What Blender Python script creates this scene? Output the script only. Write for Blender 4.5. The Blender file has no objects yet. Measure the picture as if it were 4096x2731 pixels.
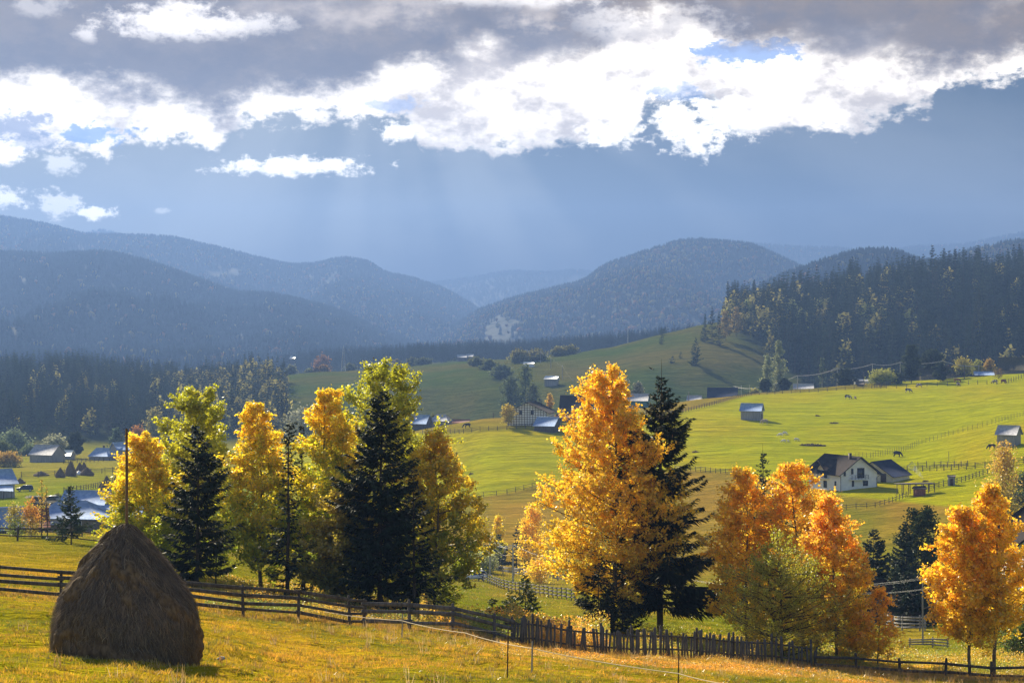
import bpy, math, random
import numpy as np
from mathutils import Vector

random.seed(7)
RNG = np.random.default_rng(7)
S = bpy.context.scene
COL = S.collection
F = 7644.0            # focal length in photo pixels (4096 wide)
CX, CY = 2048.0, 1365.5
R = math.radians

# ------------------------------------------------------------------ camera, world, sun, exposure
cam = bpy.data.cameras.new('camera'); cam.lens = F/4096*36; cam.sensor_width = 36
cam.clip_start = 0.5; cam.clip_end = 40000
co = bpy.data.objects.new('camera', cam); COL.objects.link(co)
co.location = (0, 0, 0); co.rotation_euler = (R(90), 0, 0)
S.camera = co
SUN_AZ, SUN_EL = -24.0, 27.0       # azimuth from the view direction (+Y) towards +X, elevation
sun = bpy.data.lights.new('sun', 'SUN'); sun.energy = 5.0; sun.angle = R(0.5); sun.color = (1.0, .88, .64)
so = bpy.data.objects.new('sun', sun); COL.objects.link(so)
sd = Vector((math.sin(R(SUN_AZ))*math.cos(R(SUN_EL)), math.cos(R(SUN_AZ))*math.cos(R(SUN_EL)), math.sin(R(SUN_EL))))
so.rotation_euler = sd.to_track_quat('Z', 'Y').to_euler()
S.view_settings.view_transform = 'Standard'; S.view_settings.look = 'None'
S.view_settings.exposure = 1.05; S.view_settings.gamma = 1
S.render.film_transparent = False
S.cycles.max_bounces = 8; S.cycles.diffuse_bounces = 5; S.cycles.transmission_bounces = 6
S.cycles.transparent_max_bounces = 6; S.cycles.volume_bounces = 0

class NT:
    """small helper for node maths"""
    def __init__(s, tree): s.t = tree; s.n = tree.nodes; s.l = tree.links
    def val(s, x): return x
    def put(s, sock, v):
        if isinstance(v, bpy.types.NodeSocket): s.l.new(v, sock)
        else: sock.default_value = v
    def m(s, op, a, b=0.0, c=None, clamp=False):
        n = s.n.new('ShaderNodeMath'); n.operation = op; n.use_clamp = clamp
        s.put(n.inputs[0], a); s.put(n.inputs[1], b)
        if c is not None: s.put(n.inputs[2], c)
        return n.outputs[0]
    def ss(s, v, lo, hi):            # smoothstep lo..hi -> 0..1
        n = s.n.new('ShaderNodeMapRange'); n.interpolation_type = 'SMOOTHSTEP'
        s.put(n.inputs[0], v); s.put(n.inputs[1], lo); s.put(n.inputs[2], hi)
        n.inputs[3].default_value = 0; n.inputs[4].default_value = 1
        return n.outputs[0]
    def mix(s, f, a, b):
        n = s.n.new('ShaderNodeMix'); n.data_type = 'RGBA'
        s.put(n.inputs[0], f)
        for i, v in ((6, a), (7, b)):
            if not isinstance(v, bpy.types.NodeSocket): v = tuple(v)+((1,) if len(v) == 3 else ())
            s.put(n.inputs[i], v)
        return n.outputs[2]
    def noise(s, vec, scale, detail=5, rough=.55, dist=0.0, out=0):
        n = s.n.new('ShaderNodeTexNoise'); n.inputs['Scale'].default_value = scale
        n.inputs['Detail'].default_value = detail; n.inputs['Roughness'].default_value = rough
        n.inputs['Distortion'].default_value = dist
        if vec is not None: s.l.new(vec, n.inputs['Vector'])
        return n.outputs[out]
    def xyz(s, x, y, z):
        n = s.n.new('ShaderNodeCombineXYZ')
        for i, v in enumerate((x, y, z)): s.put(n.inputs[i], v)
        return n.outputs[0]

def azel(px, py):
    a = math.atan((px-CX)/F); return math.degrees(a), math.degrees(math.atan((CY-py)/F*math.cos(a)))

def build_world():
    w = bpy.data.worlds.new('World'); S.world = w; w.use_nodes = True
    t = NT(w.node_tree); t.n.clear()
    out = t.n.new('ShaderNodeOutputWorld'); bg = t.n.new('ShaderNodeBackground')
    t.l.new(bg.outputs[0], out.inputs[0]); bg.inputs[1].default_value = 0.1
    sky = t.n.new('ShaderNodeTexSky'); sky.sky_type = 'NISHITA'; sky.sun_disc = False
    sky.sun_elevation = R(SUN_EL); sky.sun_rotation = R(SUN_AZ)
    tc = t.n.new('ShaderNodeTexCoord')
    sp = t.n.new('ShaderNodeSeparateXYZ'); t.l.new(tc.outputs['Generated'], sp.inputs[0])
    az = t.m('MULTIPLY', t.m('ARCTAN2', sp.outputs[0], sp.outputs[1]), 57.2958)
    el = t.m('MULTIPLY', t.m('ARCSINE', sp.outputs[2]), 57.2958)
    P = t.xyz(az, t.m('MULTIPLY', el, 1.5), 0.0)
    nA = t.noise(P, .55, 8, .58); nB = t.noise(t.xyz(t.m('ADD', az, 31.0), t.m('MULTIPLY', el, 1.6), 4.0), .5, 8, .58)
    nF = t.noise(P, 2.2, 8, .65)
    nL = t.noise(t.xyz(az, t.m('MULTIPLY', el, 2.2), 9.0), .17, 5, .55)
    a = t.m('ADD', nA, -.5); b = t.m('ADD', nB, -.5); f = t.m('ADD', nF, -.5)
    def curve(pts, extra=None):
        c = t.n.new('ShaderNodeFloatCurve'); m = c.mapping; cv = m.curves[0]
        ps = []
        for px, py in pts:
            A, E = azel(px, py); ps.append(((A+20)/40, E/15))
        cv.points[0].location = ps[0]; cv.points[1].location = ps[-1]
        for p in ps[1:-1]: cv.points.new(*p)
        m.extend = 'HORIZONTAL'; m.update()
        t.put(c.inputs['Value'], t.m('DIVIDE', t.m('ADD', az, 20.0), 40.0))
        return t.m('MULTIPLY', c.outputs[0], 15.0)
    U = curve([(-600,330),(0,335),(350,352),(600,400),(720,440),(860,480),(960,435),(1100,405),(1400,378),(1560,325),(1800,262),(1900,215),(2080,250),(2350,270),(2450,190),(2600,120),(2780,130),(2950,190),(3200,228),(3400,245),(3750,282),(3900,265),(4096,240),(4600,200)])
    L = curve([(-600,660),(0,640),(180,610),(400,600),(600,560),(860,590),(930,520),(1150,490),(1500,478),(1640,495),(1665,600),(2000,605),(2200,590),(2400,560),(2530,520),(2600,400),(2850,385),(2900,470),(3000,520),(3250,515),(3500,490),(3720,440),(3770,330),(4096,325),(4600,320)])
    # base: stormy blue lower sky
    gl = t.ss(az, -16.0, 12.0)
    low = t.mix(gl, (.085,.09,.075), (.02,.027,.03))
    low = t.mix(t.ss(el, 5.5, 1.5), low, t.mix(gl, (.015,.012,.010), (.002,.002,.005)))
    # soft shafts of light fanning from behind the clouds
    ax, ay = azel(1500, -150)
    ang = t.m('ARCTAN2', t.m('SUBTRACT', az, ax), t.m('SUBTRACT', ay, el))
    ray = t.noise(t.xyz(t.m('MULTIPLY', ang, 3.2), 3.7, 0.0), .95, 2, .5)
    ray = t.m('ADD', t.m('MULTIPLY', ray, .75), t.m('MULTIPLY', nL, .35))
    low = t.mix(t.m('MULTIPLY', t.m('MULTIPLY', t.ss(ray, .44, .64), t.ss(el, 1.0, 4.5)), t.m('ADD', .30, t.m('MULTIPLY', t.ss(az, 8.0, -4.0), .26))), low, (.19,.19,.17))
    low = t.mix(t.m('MULTIPLY', t.ss(t.m('ADD', el, t.m('MULTIPLY', b, 1.2)), 1.0, 3.2), t.m('MULTIPLY', t.ss(az, 0.0, -14.0), .30)), low, (.24,.235,.20))
    col = low
    # white sunlit band
    elw = t.m('ADD', t.m('ADD', el, t.m('MULTIPLY', a, 1.9)), t.m('MULTIPLY', f, 1.15))
    wm = t.ss(t.m('SUBTRACT', elw, L), -.16, .34)
    wshade = t.ss(t.m('ADD', t.m('ADD', t.m('MULTIPLY', nB, .9), t.m('MULTIPLY', nF, .35)), t.m('MULTIPLY', t.m('SUBTRACT', nL, .5), .5)), .50, .80)
    white = t.mix(t.m('MULTIPLY', wshade, .95), (.98,.88,.74), (.33,.275,.225))
    col = t.mix(wm, col, white)
    def blob(px, py, rx, ry, k=.9, soft=.35, lift=0.0):
        A, E = azel(px, py); rx = rx/F*57.3; ry = ry/F*57.3
        dx = t.m('DIVIDE', t.m('SUBTRACT', t.m('ADD', az, t.m('MULTIPLY', b, .8)), A), rx)
        dy = t.m('DIVIDE', t.m('SUBTRACT', t.m('ADD', el, t.m('MULTIPLY', a, .5)), E), ry)
        r = t.m('SQRT', t.m('ADD', t.m('MULTIPLY', dx, dx), t.m('MULTIPLY', dy, dy)))
        r = t.m('ADD', r, t.m('ADD', t.m('MULTIPLY', f, 4.2*k), t.m('MULTIPLY', a, 2.0*k)))
        return t.ss(r, 1.0+soft, 1.0-soft)
    # gaps of blue in the band, and the big smooth bright masses
    for (px, py, rx, ry, s) in ((365,535,120,35,.9),(2970,205,190,45,.9),(1560,425,130,26,.55),(2720,370,120,40,.5)):
        col = t.mix(t.m('MULTIPLY', blob(px, py, rx, ry), s), col, (.12,.20,.40))
    # dark lumps within the band on the left
    for (px, py, rx, ry, s) in ((20,505,150,50,.9),(120,575,110,26,.6)):
        col = t.mix(t.m('MULTIPLY', blob(px, py, rx, ry, .8, .5), s), col, (.15,.16,.22))
    # small puffs in the blue
    for (px, py, rx, ry, s) in ((1160,668,225,30,1),(385,850,55,24,1),(240,822,80,36,.6),(15,790,60,34,.8),(250,660,60,32,.5),
                                (1590,535,62,30,.95),(2690,480,85,75,1),(2790,560,95,55,1),(2920,470,120,70,.9),(2440,530,110,45,.95),(655,850,24,10,.3)):
        col = t.mix(t.m('MULTIPLY', blob(px, py, rx, ry, .95, .5), s), col, (.82,.76,.66))
    # upper deck
    dk = t.mix(t.ss(az, -9.0, 7.0), (.12,.088,.058), (.135,.085,.03))
    dk = t.mix(t.ss(t.m('ADD', t.m('MULTIPLY', nL, .8), t.m('MULTIPLY', nA, .3)), .54, .74), dk, (.40,.33,.26))
    dk = t.mix(t.m('MULTIPLY', t.ss(nB, .42, .66), .6), dk, (.055,.038,.03))
    for (px, py, rx, ry, s) in ((700,90,230,55,1),(960,95,160,40,.7),(2050,-12,270,38,.9),(2640,120,260,75,.6),(2420,90,120,50,.35),(350,130,40,30,.7),(150,30,90,30,.35)):
        dk = t.mix(t.m('MULTIPLY', blob(px, py, rx, ry, .6, .6), s), dk, (.62,.56,.50))
    for (px, py, rx, ry, s) in ((2130,170,230,75,.75),(1900,90,260,60,.5),(1350,250,420,90,.5),(450,260,420,70,.5),(3500,120,600,110,.4)):
        dk = t.mix(t.m('MULTIPLY', blob(px, py, rx, ry, .6, .7), s), dk, (.065,.045,.03))
    elu = t.m('ADD', t.m('ADD', el, t.m('MULTIPLY', b, 2.0)), t.m('MULTIPLY', f, .8))
    dm = t.ss(t.m('SUBTRACT', elu, U), -.45, .75)
    col = t.mix(dm, col, dk)
    vm = t.n.new('ShaderNodeVectorMath'); vm.operation = 'SCALE'; t.l.new(col, vm.inputs[0]); t.l.new(t.m('ADD', 4.0, t.m('MULTIPLY', t.ss(el, 16.0, 11.0), t.m('MULTIPLY', t.ss(t.m('ABSOLUTE', az), 30.0, 18.0), 8.0))), vm.inputs['Scale'])
    # overhead: broken cloud with the clear sky showing through
    up = t.m('MULTIPLY', t.ss(el, 13.0, 24.0), t.ss(nL, .60, .42))
    up = t.m('MAXIMUM', up, t.m('MULTIPLY', t.ss(t.m('ABSOLUTE', az), 45.0, 80.0), .6))
    t.l.new(t.mix(up, vm.outputs[0], sky.outputs[0]), bg.inputs[0])
build_world()

# ------------------------------------------------------------------ helpers
def tag(o, label=None, cat=None, group=None, kind=None):
    if label: o['label'] = label
    if cat: o['category'] = cat
    if group: o['group'] = group
    if kind: o['kind'] = kind
    return o

def empty(name, loc, rz=0.0, label=None, cat=None, group=None, s=1.0):
    o = bpy.data.objects.new(name, None); COL.objects.link(o)
    o.location = loc; o.rotation_euler = (0, 0, rz); o.scale = (s, s, s); o.empty_display_size = .3
    return tag(o, label, cat, group)

def mesh(name, V, Fs, mat, col=None, smooth=False):
    """V (n,3); Fs one index array or a list of them (all quads / all tris in each)"""
    V = np.asarray(V, dtype=np.float32)
    if isinstance(Fs, np.ndarray): Fs = [Fs]
    Fs = [np.asarray(f, dtype=np.int32) for f in Fs if len(f)]
    me = bpy.data.meshes.new(name)
    me.vertices.add(len(V)); me.vertices.foreach_set('co', V.ravel())
    nl = sum(f.size for f in Fs); npoly = sum(len(f) for f in Fs)
    me.loops.add(nl); me.loops.foreach_set('vertex_index', np.concatenate([f.ravel() for f in Fs]))
    tot = np.concatenate([np.full(len(f), f.shape[1], dtype=np.int32) for f in Fs])
    st = np.concatenate([[0], np.cumsum(tot)[:-1]]).astype(np.int32)
    me.polygons.add(npoly); me.polygons.foreach_set('loop_start', st); me.polygons.foreach_set('loop_total', tot)
    if smooth: me.polygons.foreach_set('use_smooth', np.ones(npoly, dtype=bool))
    me.update(calc_edges=True)
    if col is not None:
        at = me.color_attributes.new('Col', 'FLOAT_COLOR', 'POINT')
        c = np.ones((len(V), 4), dtype=np.float32); c[:, :3] = col
        at.data.foreach_set('color', c.ravel())
    if mat is not None: me.materials.append(mat)
    return me

def obj(name, me, parent=None, loc=None):
    o = bpy.data.objects.new(name, me); COL.objects.link(o)
    if parent is not None: o.parent = parent
    if loc is not None: o.location = loc
    return o

class MB:
    """collects boxes, tubes and polygons of one part"""
    def __init__(s): s.v = []; s.q = []; s.t = []; s.n = 0
    def add(s, V, q=None, t=None):
        V = np.asarray(V, float)
        if q is not None and len(q): s.q.append(np.asarray(q)+s.n)
        if t is not None and len(t): s.t.append(np.asarray(t)+s.n)
        s.v.append(V); s.n += len(V); return s
    def box(s, x0, x1, y0, y1, z0, z1):
        V = [(x0,y0,z0),(x1,y0,z0),(x1,y1,z0),(x0,y1,z0),(x0,y0,z1),(x1,y0,z1),(x1,y1,z1),(x0,y1,z1)]
        return s.add(V, [(0,3,2,1),(4,5,6,7),(0,1,5,4),(1,2,6,5),(2,3,7,6),(3,0,4,7)])
    def bar(s, p, q, w, h=None):
        h = h or w; p = np.array(p, float); q = np.array(q, float); d = q-p; d /= np.linalg.norm(d)+1e-9
        u = np.cross(d, (0,0,1)); n = np.linalg.norm(u); u = np.array((1.,0,0)) if n < 1e-4 else u/n
        v = np.cross(u, d)
        c = [u*w/2+v*h/2, -u*w/2+v*h/2, -u*w/2-v*h/2, u*w/2-v*h/2]
        return s.add([p+k for k in c]+[q+k for k in c], [(0,1,5,4),(1,2,6,5),(2,3,7,6),(3,0,4,7),(3,2,1,0),(4,5,6,7)])
    def tube(s, pts, rad, sides=6):
        V, q = tubes(np.array([pts], float), np.array([rad], float) if np.ndim(rad) else np.full((1, len(pts)), rad), sides)
        return s.add(V, q)
    def slab(s, pts, th):         # planar quad/tri pts (top face), thickened downward along the normal
        P = np.array(pts, float); n = np.cross(P[1]-P[0], P[2]-P[0]); n /= np.linalg.norm(n)
        if n[2] < 0: n = -n
        k = len(P); B = P-n*th
        q = [(i, (i+1) % k, (i+1) % k+k, i+k) for i in range(k)]
        if k == 4: return s.add(np.vstack([P, B]), q+[(0,1,2,3),(7,6,5,4)])
        return s.add(np.vstack([P, B]), q, [(0,1,2),(5,4,3)])
    def me(s, name, mat, smooth=False, col=None):
        return mesh(name, np.vstack(s.v), ([np.vstack(s.q)] if s.q else [])+([np.vstack(s.t)] if s.t else []), mat, col, smooth)
    def obj(s, name, mat, parent=None, smooth=False): return obj(name, s.me(name, mat, smooth), parent)

def tubes(paths, radii, sides=4):
    """paths (B,N,3), radii (B,N) -> verts, quads"""
    B, N, _ = paths.shape
    d = np.gradient(paths, axis=1); d /= np.linalg.norm(d, axis=2, keepdims=True)+1e-9
    ref = np.where(np.abs(d[..., 2:3]) > .9, np.array([1., 0, 0]), np.array([0, 0, 1.]))
    u = np.cross(d, ref); u /= np.linalg.norm(u, axis=2, keepdims=True)+1e-9
    v = np.cross(d, u)
    a = np.arange(sides)/sides*2*np.pi
    V = paths[:, :, None]+radii[..., None, None]*(u[:, :, None]*np.cos(a)[None, None, :, None]+v[:, :, None]*np.sin(a)[None, None, :, None])
    idx = np.arange(B*N*sides).reshape(B, N, sides)
    A = idx[:, :-1]; C = idx[:, 1:]
    q = np.stack([A, np.roll(A, -1, 2), np.roll(C, -1, 2), C], -1).reshape(-1, 4)
    return V.reshape(-1, 3), q

def vnoise(x, y, seed=0):
    """smooth value noise, about -1..1"""
    x = np.asarray(x, float); y = np.asarray(y, float)
    xi = np.floor(x).astype(np.int64); yi = np.floor(y).astype(np.int64)
    fx = x-xi; fy = y-yi; fx = fx*fx*(3-2*fx); fy = fy*fy*(3-2*fy)
    def h(i, j):
        n = (i*374761393+j*668265263+seed*1442695041) & 0xffffffff
        n = ((n ^ (n >> 13))*1274126177) & 0xffffffff
        return ((n ^ (n >> 16)) & 0xffff)/32767.5-1
    return (h(xi, yi)*(1-fx)+h(xi+1, yi)*fx)*(1-fy)+(h(xi, yi+1)*(1-fx)+h(xi+1, yi+1)*fx)*fy
def fbm(x, y, o=4, seed=0):
    r = 0; a = 1; t = 0
    for k in range(o):
        r = r+a*vnoise(x*2**k, y*2**k, seed+k); t += a; a *= .5
    return r/t

# ------------------------------------------------------------------ materials
def mat_new(name):
    m = bpy.data.materials.new(name); m.use_nodes = True; t = NT(m.node_tree); t.n.clear()
    out = t.n.new('ShaderNodeOutputMaterial'); return m, t, out
def principled(t, out, col, rough=.85, spec=.3, metal=0.0, normal=None):
    b = t.n.new('ShaderNodeBsdfPrincipled'); t.l.new(b.outputs[0], out.inputs[0])
    t.put(b.inputs['Base Color'], col if isinstance(col, bpy.types.NodeSocket) else tuple(col)+(1,))
    t.put(b.inputs['Roughness'], rough); b.inputs['Specular IOR Level'].default_value = spec; b.inputs['Metallic'].default_value = metal
    if normal is not None: t.l.new(normal, b.inputs['Normal'])
    return b
def bump(t, h, dist, strength=1.0):
    n = t.n.new('ShaderNodeBump'); n.inputs['Distance'].default_value = dist; n.inputs['Strength'].default_value = strength
    t.l.new(h, n.inputs['Height']); return n.outputs[0]
def objco(t, kind='Object'):
    return t.n.new('ShaderNodeTexCoord').outputs[kind]
def posn(t): return t.n.new('ShaderNodeNewGeometry').outputs['Position']
def scalev(t, v, s):
    n = t.n.new('ShaderNodeMapping'); n.inputs['Scale'].default_value = s; t.l.new(v, n.inputs[0]); return n.outputs[0]

def m_rough(name, c1, c2, scale=3.0, stretch=(1,1,1), rough=.85, spec=.25, metal=0., bd=.01):
    m, t, out = mat_new(name)
    v = scalev(t, objco(t), stretch); n = t.noise(v, scale, 6, .6)
    c = t.mix(t.ss(n, .35, .65), c1, c2)
    principled(t, out, c, rough, spec, metal, bump(t, n, bd)); return m

def m_leaf(name, trans=.5, rough=.35, gloss=.10):
    m, t, out = mat_new(name)
    at = t.n.new('ShaderNodeVertexColor'); at.layer_name = 'Col'
    d = t.n.new('ShaderNodeBsdfDiffuse'); tr = t.n.new('ShaderNodeBsdfTranslucent'); g = t.n.new('ShaderNodeBsdfGlossy')
    for b in (d, tr): t.l.new(at.outputs[0], b.inputs[0])
    g.inputs['Roughness'].default_value = rough; g.inputs[0].default_value = (1, 1, 1, 1)
    m1 = t.n.new('ShaderNodeMixShader'); m1.inputs[0].default_value = trans; t.l.new(d.outputs[0], m1.inputs[1]); t.l.new(tr.outputs[0], m1.inputs[2])
    m2 = t.n.new('ShaderNodeMixShader'); m2.inputs[0].default_value = gloss; t.l.new(m1.outputs[0], m2.inputs[1]); t.l.new(g.outputs[0], m2.inputs[2])
    t.l.new(m2.outputs[0], out.inputs[0]); return m

LEAF = m_leaf('autumn_leaf', .70, .42, .06)
NEEDLE = m_leaf('conifer_needle', .12, .5, .03)
FARLEAF = m_leaf('distant_foliage', .35, .6, .0)
GRASSM = m_leaf('grass_blade', .50, .35, .08)
STRAW = m_leaf('straw', .25, .5, .05)
BARK = m_rough('bark', (.055,.042,.030), (.10,.08,.06), 6, (1,1,.25), .95, .1)
PALEBARK = m_rough('aspen_bark', (.10,.085,.06), (.22,.19,.14), 5, (1,1,.5), .9, .1)
WOOD_DARK = m_rough('weathered_dark_wood', (.060,.050,.042), (.13,.11,.095), 7, (1,1,.2), .9, .15)
WOOD_GREY = m_rough('grey_plank_wood', (.20,.19,.19), (.36,.34,.32), 3, (3,3,.15), .9, .15)
METAL_BLUE = m_rough('blue_tin_roof', (.20,.29,.52), (.30,.40,.62), 1.5, (1,1,1), .8, .06, .0)
METAL_GREY = m_rough('grey_tin_roof', (.30,.31,.36), (.46,.46,.50), 1.5, (1,1,1), .8, .06, .0)
ROOF_DARK = m_rough('dark_tile_roof', (.024,.019,.019), (.040,.033,.033), 4, (1,1,1), .9, .03)
ROOF_NAVY = m_rough('navy_metal_tile_roof', (.016,.022,.05), (.028,.038,.08), 3, (1,1,1), .9, .03)
ROOF_RED = m_rough('rusty_red_roof', (.16,.05,.035), (.24,.09,.06), 3, (1,1,1), .8, .2)
ROOF_SHINGLE = m_rough('mossy_shingle_roof', (.045,.045,.03), (.10,.09,.06), 2, (1,1,1), .95, .1)
PLASTER_W = m_rough('white_plaster', (.72,.72,.74), (.80,.80,.80), 1.2, (1,1,1), .9, .2)
PLASTER_C = m_rough('cream_plaster', (.60,.52,.38), (.70,.62,.46), 1.2, (1,1,1), .9, .2)
PLASTER_G = m_rough('grey_brown_plaster', (.19,.16,.13), (.30,.26,.21), 2, (1,1,1), .95, .15)
PLASTER_T = m_rough('teal_painted_wall', (.05,.16,.16), (.08,.22,.21), 2, (1,1,1), .8, .2)
CONCRETE = m_rough('concrete', (.30,.29,.27), (.42,.41,.38), 3, (1,1,1), .9, .2)
WIRE = m_rough('aluminium_wire', (.34,.34,.35), (.42,.42,.43), 3, (1,1,1), .55, .4, .2)
WHITE_PAINT = m_rough('white_paint', (.75,.75,.76), (.80,.80,.80), 2, (1,1,1), .35, .5)
SILVER_PAINT = m_rough('silver_car_paint', (.50,.51,.53), (.55,.56,.58), 2, (1,1,1), .3, .5, .4)
NAVY_PAINT = m_rough('dark_blue_car_paint', (.02,.03,.055), (.03,.04,.07), 2, (1,1,1), .25, .5)
TYRE = m_rough('tyre_rubber', (.02,.02,.02), (.03,.03,.03), 4)
GLASS = m_rough('dark_window_glass', (.02,.025,.03), (.03,.035,.04), 1, (1,1,1), .12, .6)
BROWN_PAINT = m_rough('brown_wood_trim', (.06,.035,.022), (.09,.05,.03), 4, (1,1,1), .6, .3)
IRON = m_rough('dark_iron', (.03,.03,.032), (.05,.05,.052), 5, (1,1,1), .5, .4)

def m_battens():
    m, t, out = mat_new('batten_grid_wall')
    br = t.n.new('ShaderNodeTexBrick'); sp = t.n.new('ShaderNodeSeparateXYZ'); t.l.new(objco(t), sp.inputs[0])
    t.l.new(t.xyz(sp.outputs[1], sp.outputs[2], 0.0), br.inputs['Vector'])
    br.offset = 0; br.inputs['Scale'].default_value = 1.0
    br.inputs['Brick Width'].default_value = .95; br.inputs['Row Height'].default_value = .8; br.inputs['Mortar Size'].default_value = .10
    br.inputs['Color1'].default_value = (.85,.83,.78,1); br.inputs['Color2'].default_value = (.66,.64,.60,1); br.inputs['Mortar'].default_value = (.12,.09,.07,1)
    principled(t, out, br.outputs[0], .9); return m
BATTEN = m_battens()

# ------------------------------------------------------------------ terrain
PROF = {
 -600: [(44,2590),(74,2350),(120,2210),(167,2120),(330,2120),(480,1985),(600,1890),(700,1850),(850,1800),(1000,1700),(1300,1545),(1500,1560),(1900,1600)],
 0:    [(44,2610),(74,2383),(120,2240),(167,2152),(330,2128),(480,1985),(600,1890),(700,1850),(850,1800),(1000,1690),(1300,1515),(1500,1540),(1900,1600)],
 400:  [(44,2640),(75,2405),(120,2255),(167,2172),(330,2126),(480,1975),(600,1888),(700,1850),(850,1800),(1000,1690),(1300,1505),(1500,1540),(1900,1600)],
 800:  [(44,2675),(75,2450),(120,2295),(167,2230),(330,2140),(480,1985),(600,1890),(700,1850),(850,1800),(1000,1700),(1300,1550),(1500,1570),(1900,1600)],
 1200: [(50,2690),(77,2488),(102,2385),(167,2300),(250,2290),(330,2250),(420,2180),(520,2080),(600,1960),(700,1850),(850,1780),(1000,1680),(1200,1520),(1300,1490),(1500,1500),(1900,1520),(2200,1450)],
 1600: [(50,2710),(80,2524),(105,2432),(167,2380),(250,2340),(330,2270),(420,2190),(520,2060),(600,1930),(680,1765),(730,1728),(800,1745),(900,1775),(1010,1760),(1050,1720),(1120,1560),(1200,1510),(1300,1478),(1400,1470),(1600,1485),(2200,1432)],
 2000: [(50,2731),(84,2563),(115,2480),(167,2440),(250,2363),(310,2318),(370,2250),(400,2170),(520,1990),(600,1830),(660,1705),(700,1665),(760,1690),(850,1720),(970,1720),(1020,1690),(1080,1560),(1150,1490),(1250,1448),(1400,1435),(1700,1450),(2200,1415)],
 2400: [(52,2731),(90,2620),(115,2510),(167,2450),(250,2385),(310,2332),(370,2250),(420,2160),(520,1985),(600,1830),(700,1655),(740,1638),(800,1660),(930,1700),(980,1660),(1030,1570),(1100,1505),(1200,1440),(1300,1398),(1500,1410),(2200,1400)],
 2800: [(56,2760),(92,2645),(118,2540),(167,2480),(250,2420),(310,2350),(370,2270),(430,2140),(500,1985),(600,1800),(700,1665),(800,1595),(850,1600),(950,1660),(1030,1620),(1110,1455),(1180,1390),(1300,1308),(1400,1300),(1700,1350),(2200,1380)],
 3200: [(60,2820),(94,2668),(115,2590),(167,2520),(250,2440),(310,2370),(380,2220),(430,2080),(480,1972),(600,1790),(700,1670),(800,1585),(860,1552),(920,1570),(1000,1600),(1080,1575),(1200,1400),(1400,1240),(1550,1235),(1900,1300)],
 3600: [(60,2880),(95,2700),(115,2625),(167,2560),(250,2430),(310,2330),(370,2180),(420,2060),(470,1960),(600,1800),(700,1670),(800,1570),(880,1520),(950,1540),(1000,1570),(1080,1555),(1200,1390),(1400,1200),(1500,1165),(1700,1180)],
 4096: [(60,2930),(94,2722),(115,2640),(167,2550),(245,2370),(300,2240),(370,2090),(450,1965),(546,1772),(700,1620),(800,1540),(870,1487),(950,1520),(1000,1540),(1080,1530),(1200,1360),(1400,1160),(1550,1120),(1800,1150)],
 4700: [(60,2980),(94,2740),(115,2650),(167,2540),(245,2340),(300,2200),(370,2050),(450,1920),(546,1740),(700,1590),(800,1510),(870,1460),(950,1500),(1000,1520),(1080,1510),(1200,1340),(1400,1120),(1550,1080),(1800,1110)],
}
DG = np.concatenate([np.linspace(-60, 19, 40), np.geomspace(20, 2300, 700), np.geomspace(2350, 7250, 14)])
KX = sorted(PROF)
Zk = []
for k in KX:
    ds = [-60, 0]+[p[0] for p in PROF[k]]+[2900, 7250]
    zs = [3.5, -1.75]+[(CY-p[1])/F*p[0] for p in PROF[k]]+[-62, -62]
    fine = np.linspace(-60, 2400, 4921)
    z = np.interp(fine, ds, zs)
    # smooth with a width that grows with distance
    zs2 = z.copy()
    for wd, lo in ((5, 20), (12, 60), (24, 200), (50, 700)):
        kk = np.ones(wd)/wd; c = np.convolve(np.pad(z, wd, mode='edge'), kk, 'same')[wd:-wd]
        zs2 = np.where(fine > lo, c, zs2)
    col = np.where(DG < 2390, np.interp(DG, fine, zs2), np.interp(DG, ds, zs))
    Zk.append(col)
Zk = np.array(Zk)
XG = np.concatenate([[-5400,-4000,-3000,-2000,-1500], np.arange(-1100, 5200, 16), [5400,6000,7000,8200,9500]]).astype(float)
def hermite(xq):
    """smooth interpolation of the column profiles"""
    K = np.array(KX, float); xq = np.clip(xq, K[0], K[-1])
    m = np.gradient(Zk, K, axis=0)
    i = np.clip(np.searchsorted(K, xq, side='right')-1, 0, len(K)-2)
    h = K[i+1]-K[i]; t = ((xq-K[i])/h)[:, None]; h = h[:, None]
    return (2*t**3-3*t**2+1)*Zk[i]+(t**3-2*t**2+t)*h*m[i]*.8+(-2*t**3+3*t**2)*Zk[i+1]+(t**3-t**2)*h*m[i+1]*.8
ZG = hermite(XG)
DD = np.broadcast_to(DG[None], ZG.shape)
WG = np.maximum(DD, 20); XW = (XG[:, None]-CX)/F*WG
amp = np.interp(DD, [0, 30, 120, 400, 900, 1500], [.02, .06, .16, .7, 1.4, 3.0])
ZG = ZG+amp*fbm(XW/np.maximum(2.5, DD*.03), DD/np.maximum(3.5, DD*.045), 3, 5)*(DD > 0)*.6
near = np.clip((DD-15)/20, 0, 1)*np.clip((330-DD)/150, 0, 1)
ZG += near*(.10*fbm(XW/1.0, DD/1.3, 2, 11)+.14*fbm(XW/3.1, DD/2.2, 2, 23))
def zg(X, Y):
    X = np.asarray(X, float); Y = np.asarray(Y, float)
    px = CX+F*X/np.maximum(Y, 20)
    fi = np.interp(px, XG, np.arange(len(XG))); fj = np.interp(Y, DG, np.arange(len(DG)))
    i = np.minimum(fi.astype(int), len(XG)-2); j = np.minimum(fj.astype(int), len(DG)-2)
    a = fi-i; b = fj-j
    return (ZG[i, j]*(1-b)+ZG[i, j+1]*b)*(1-a)+(ZG[i+1, j]*(1-b)+ZG[i+1, j+1]*b)*a
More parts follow.
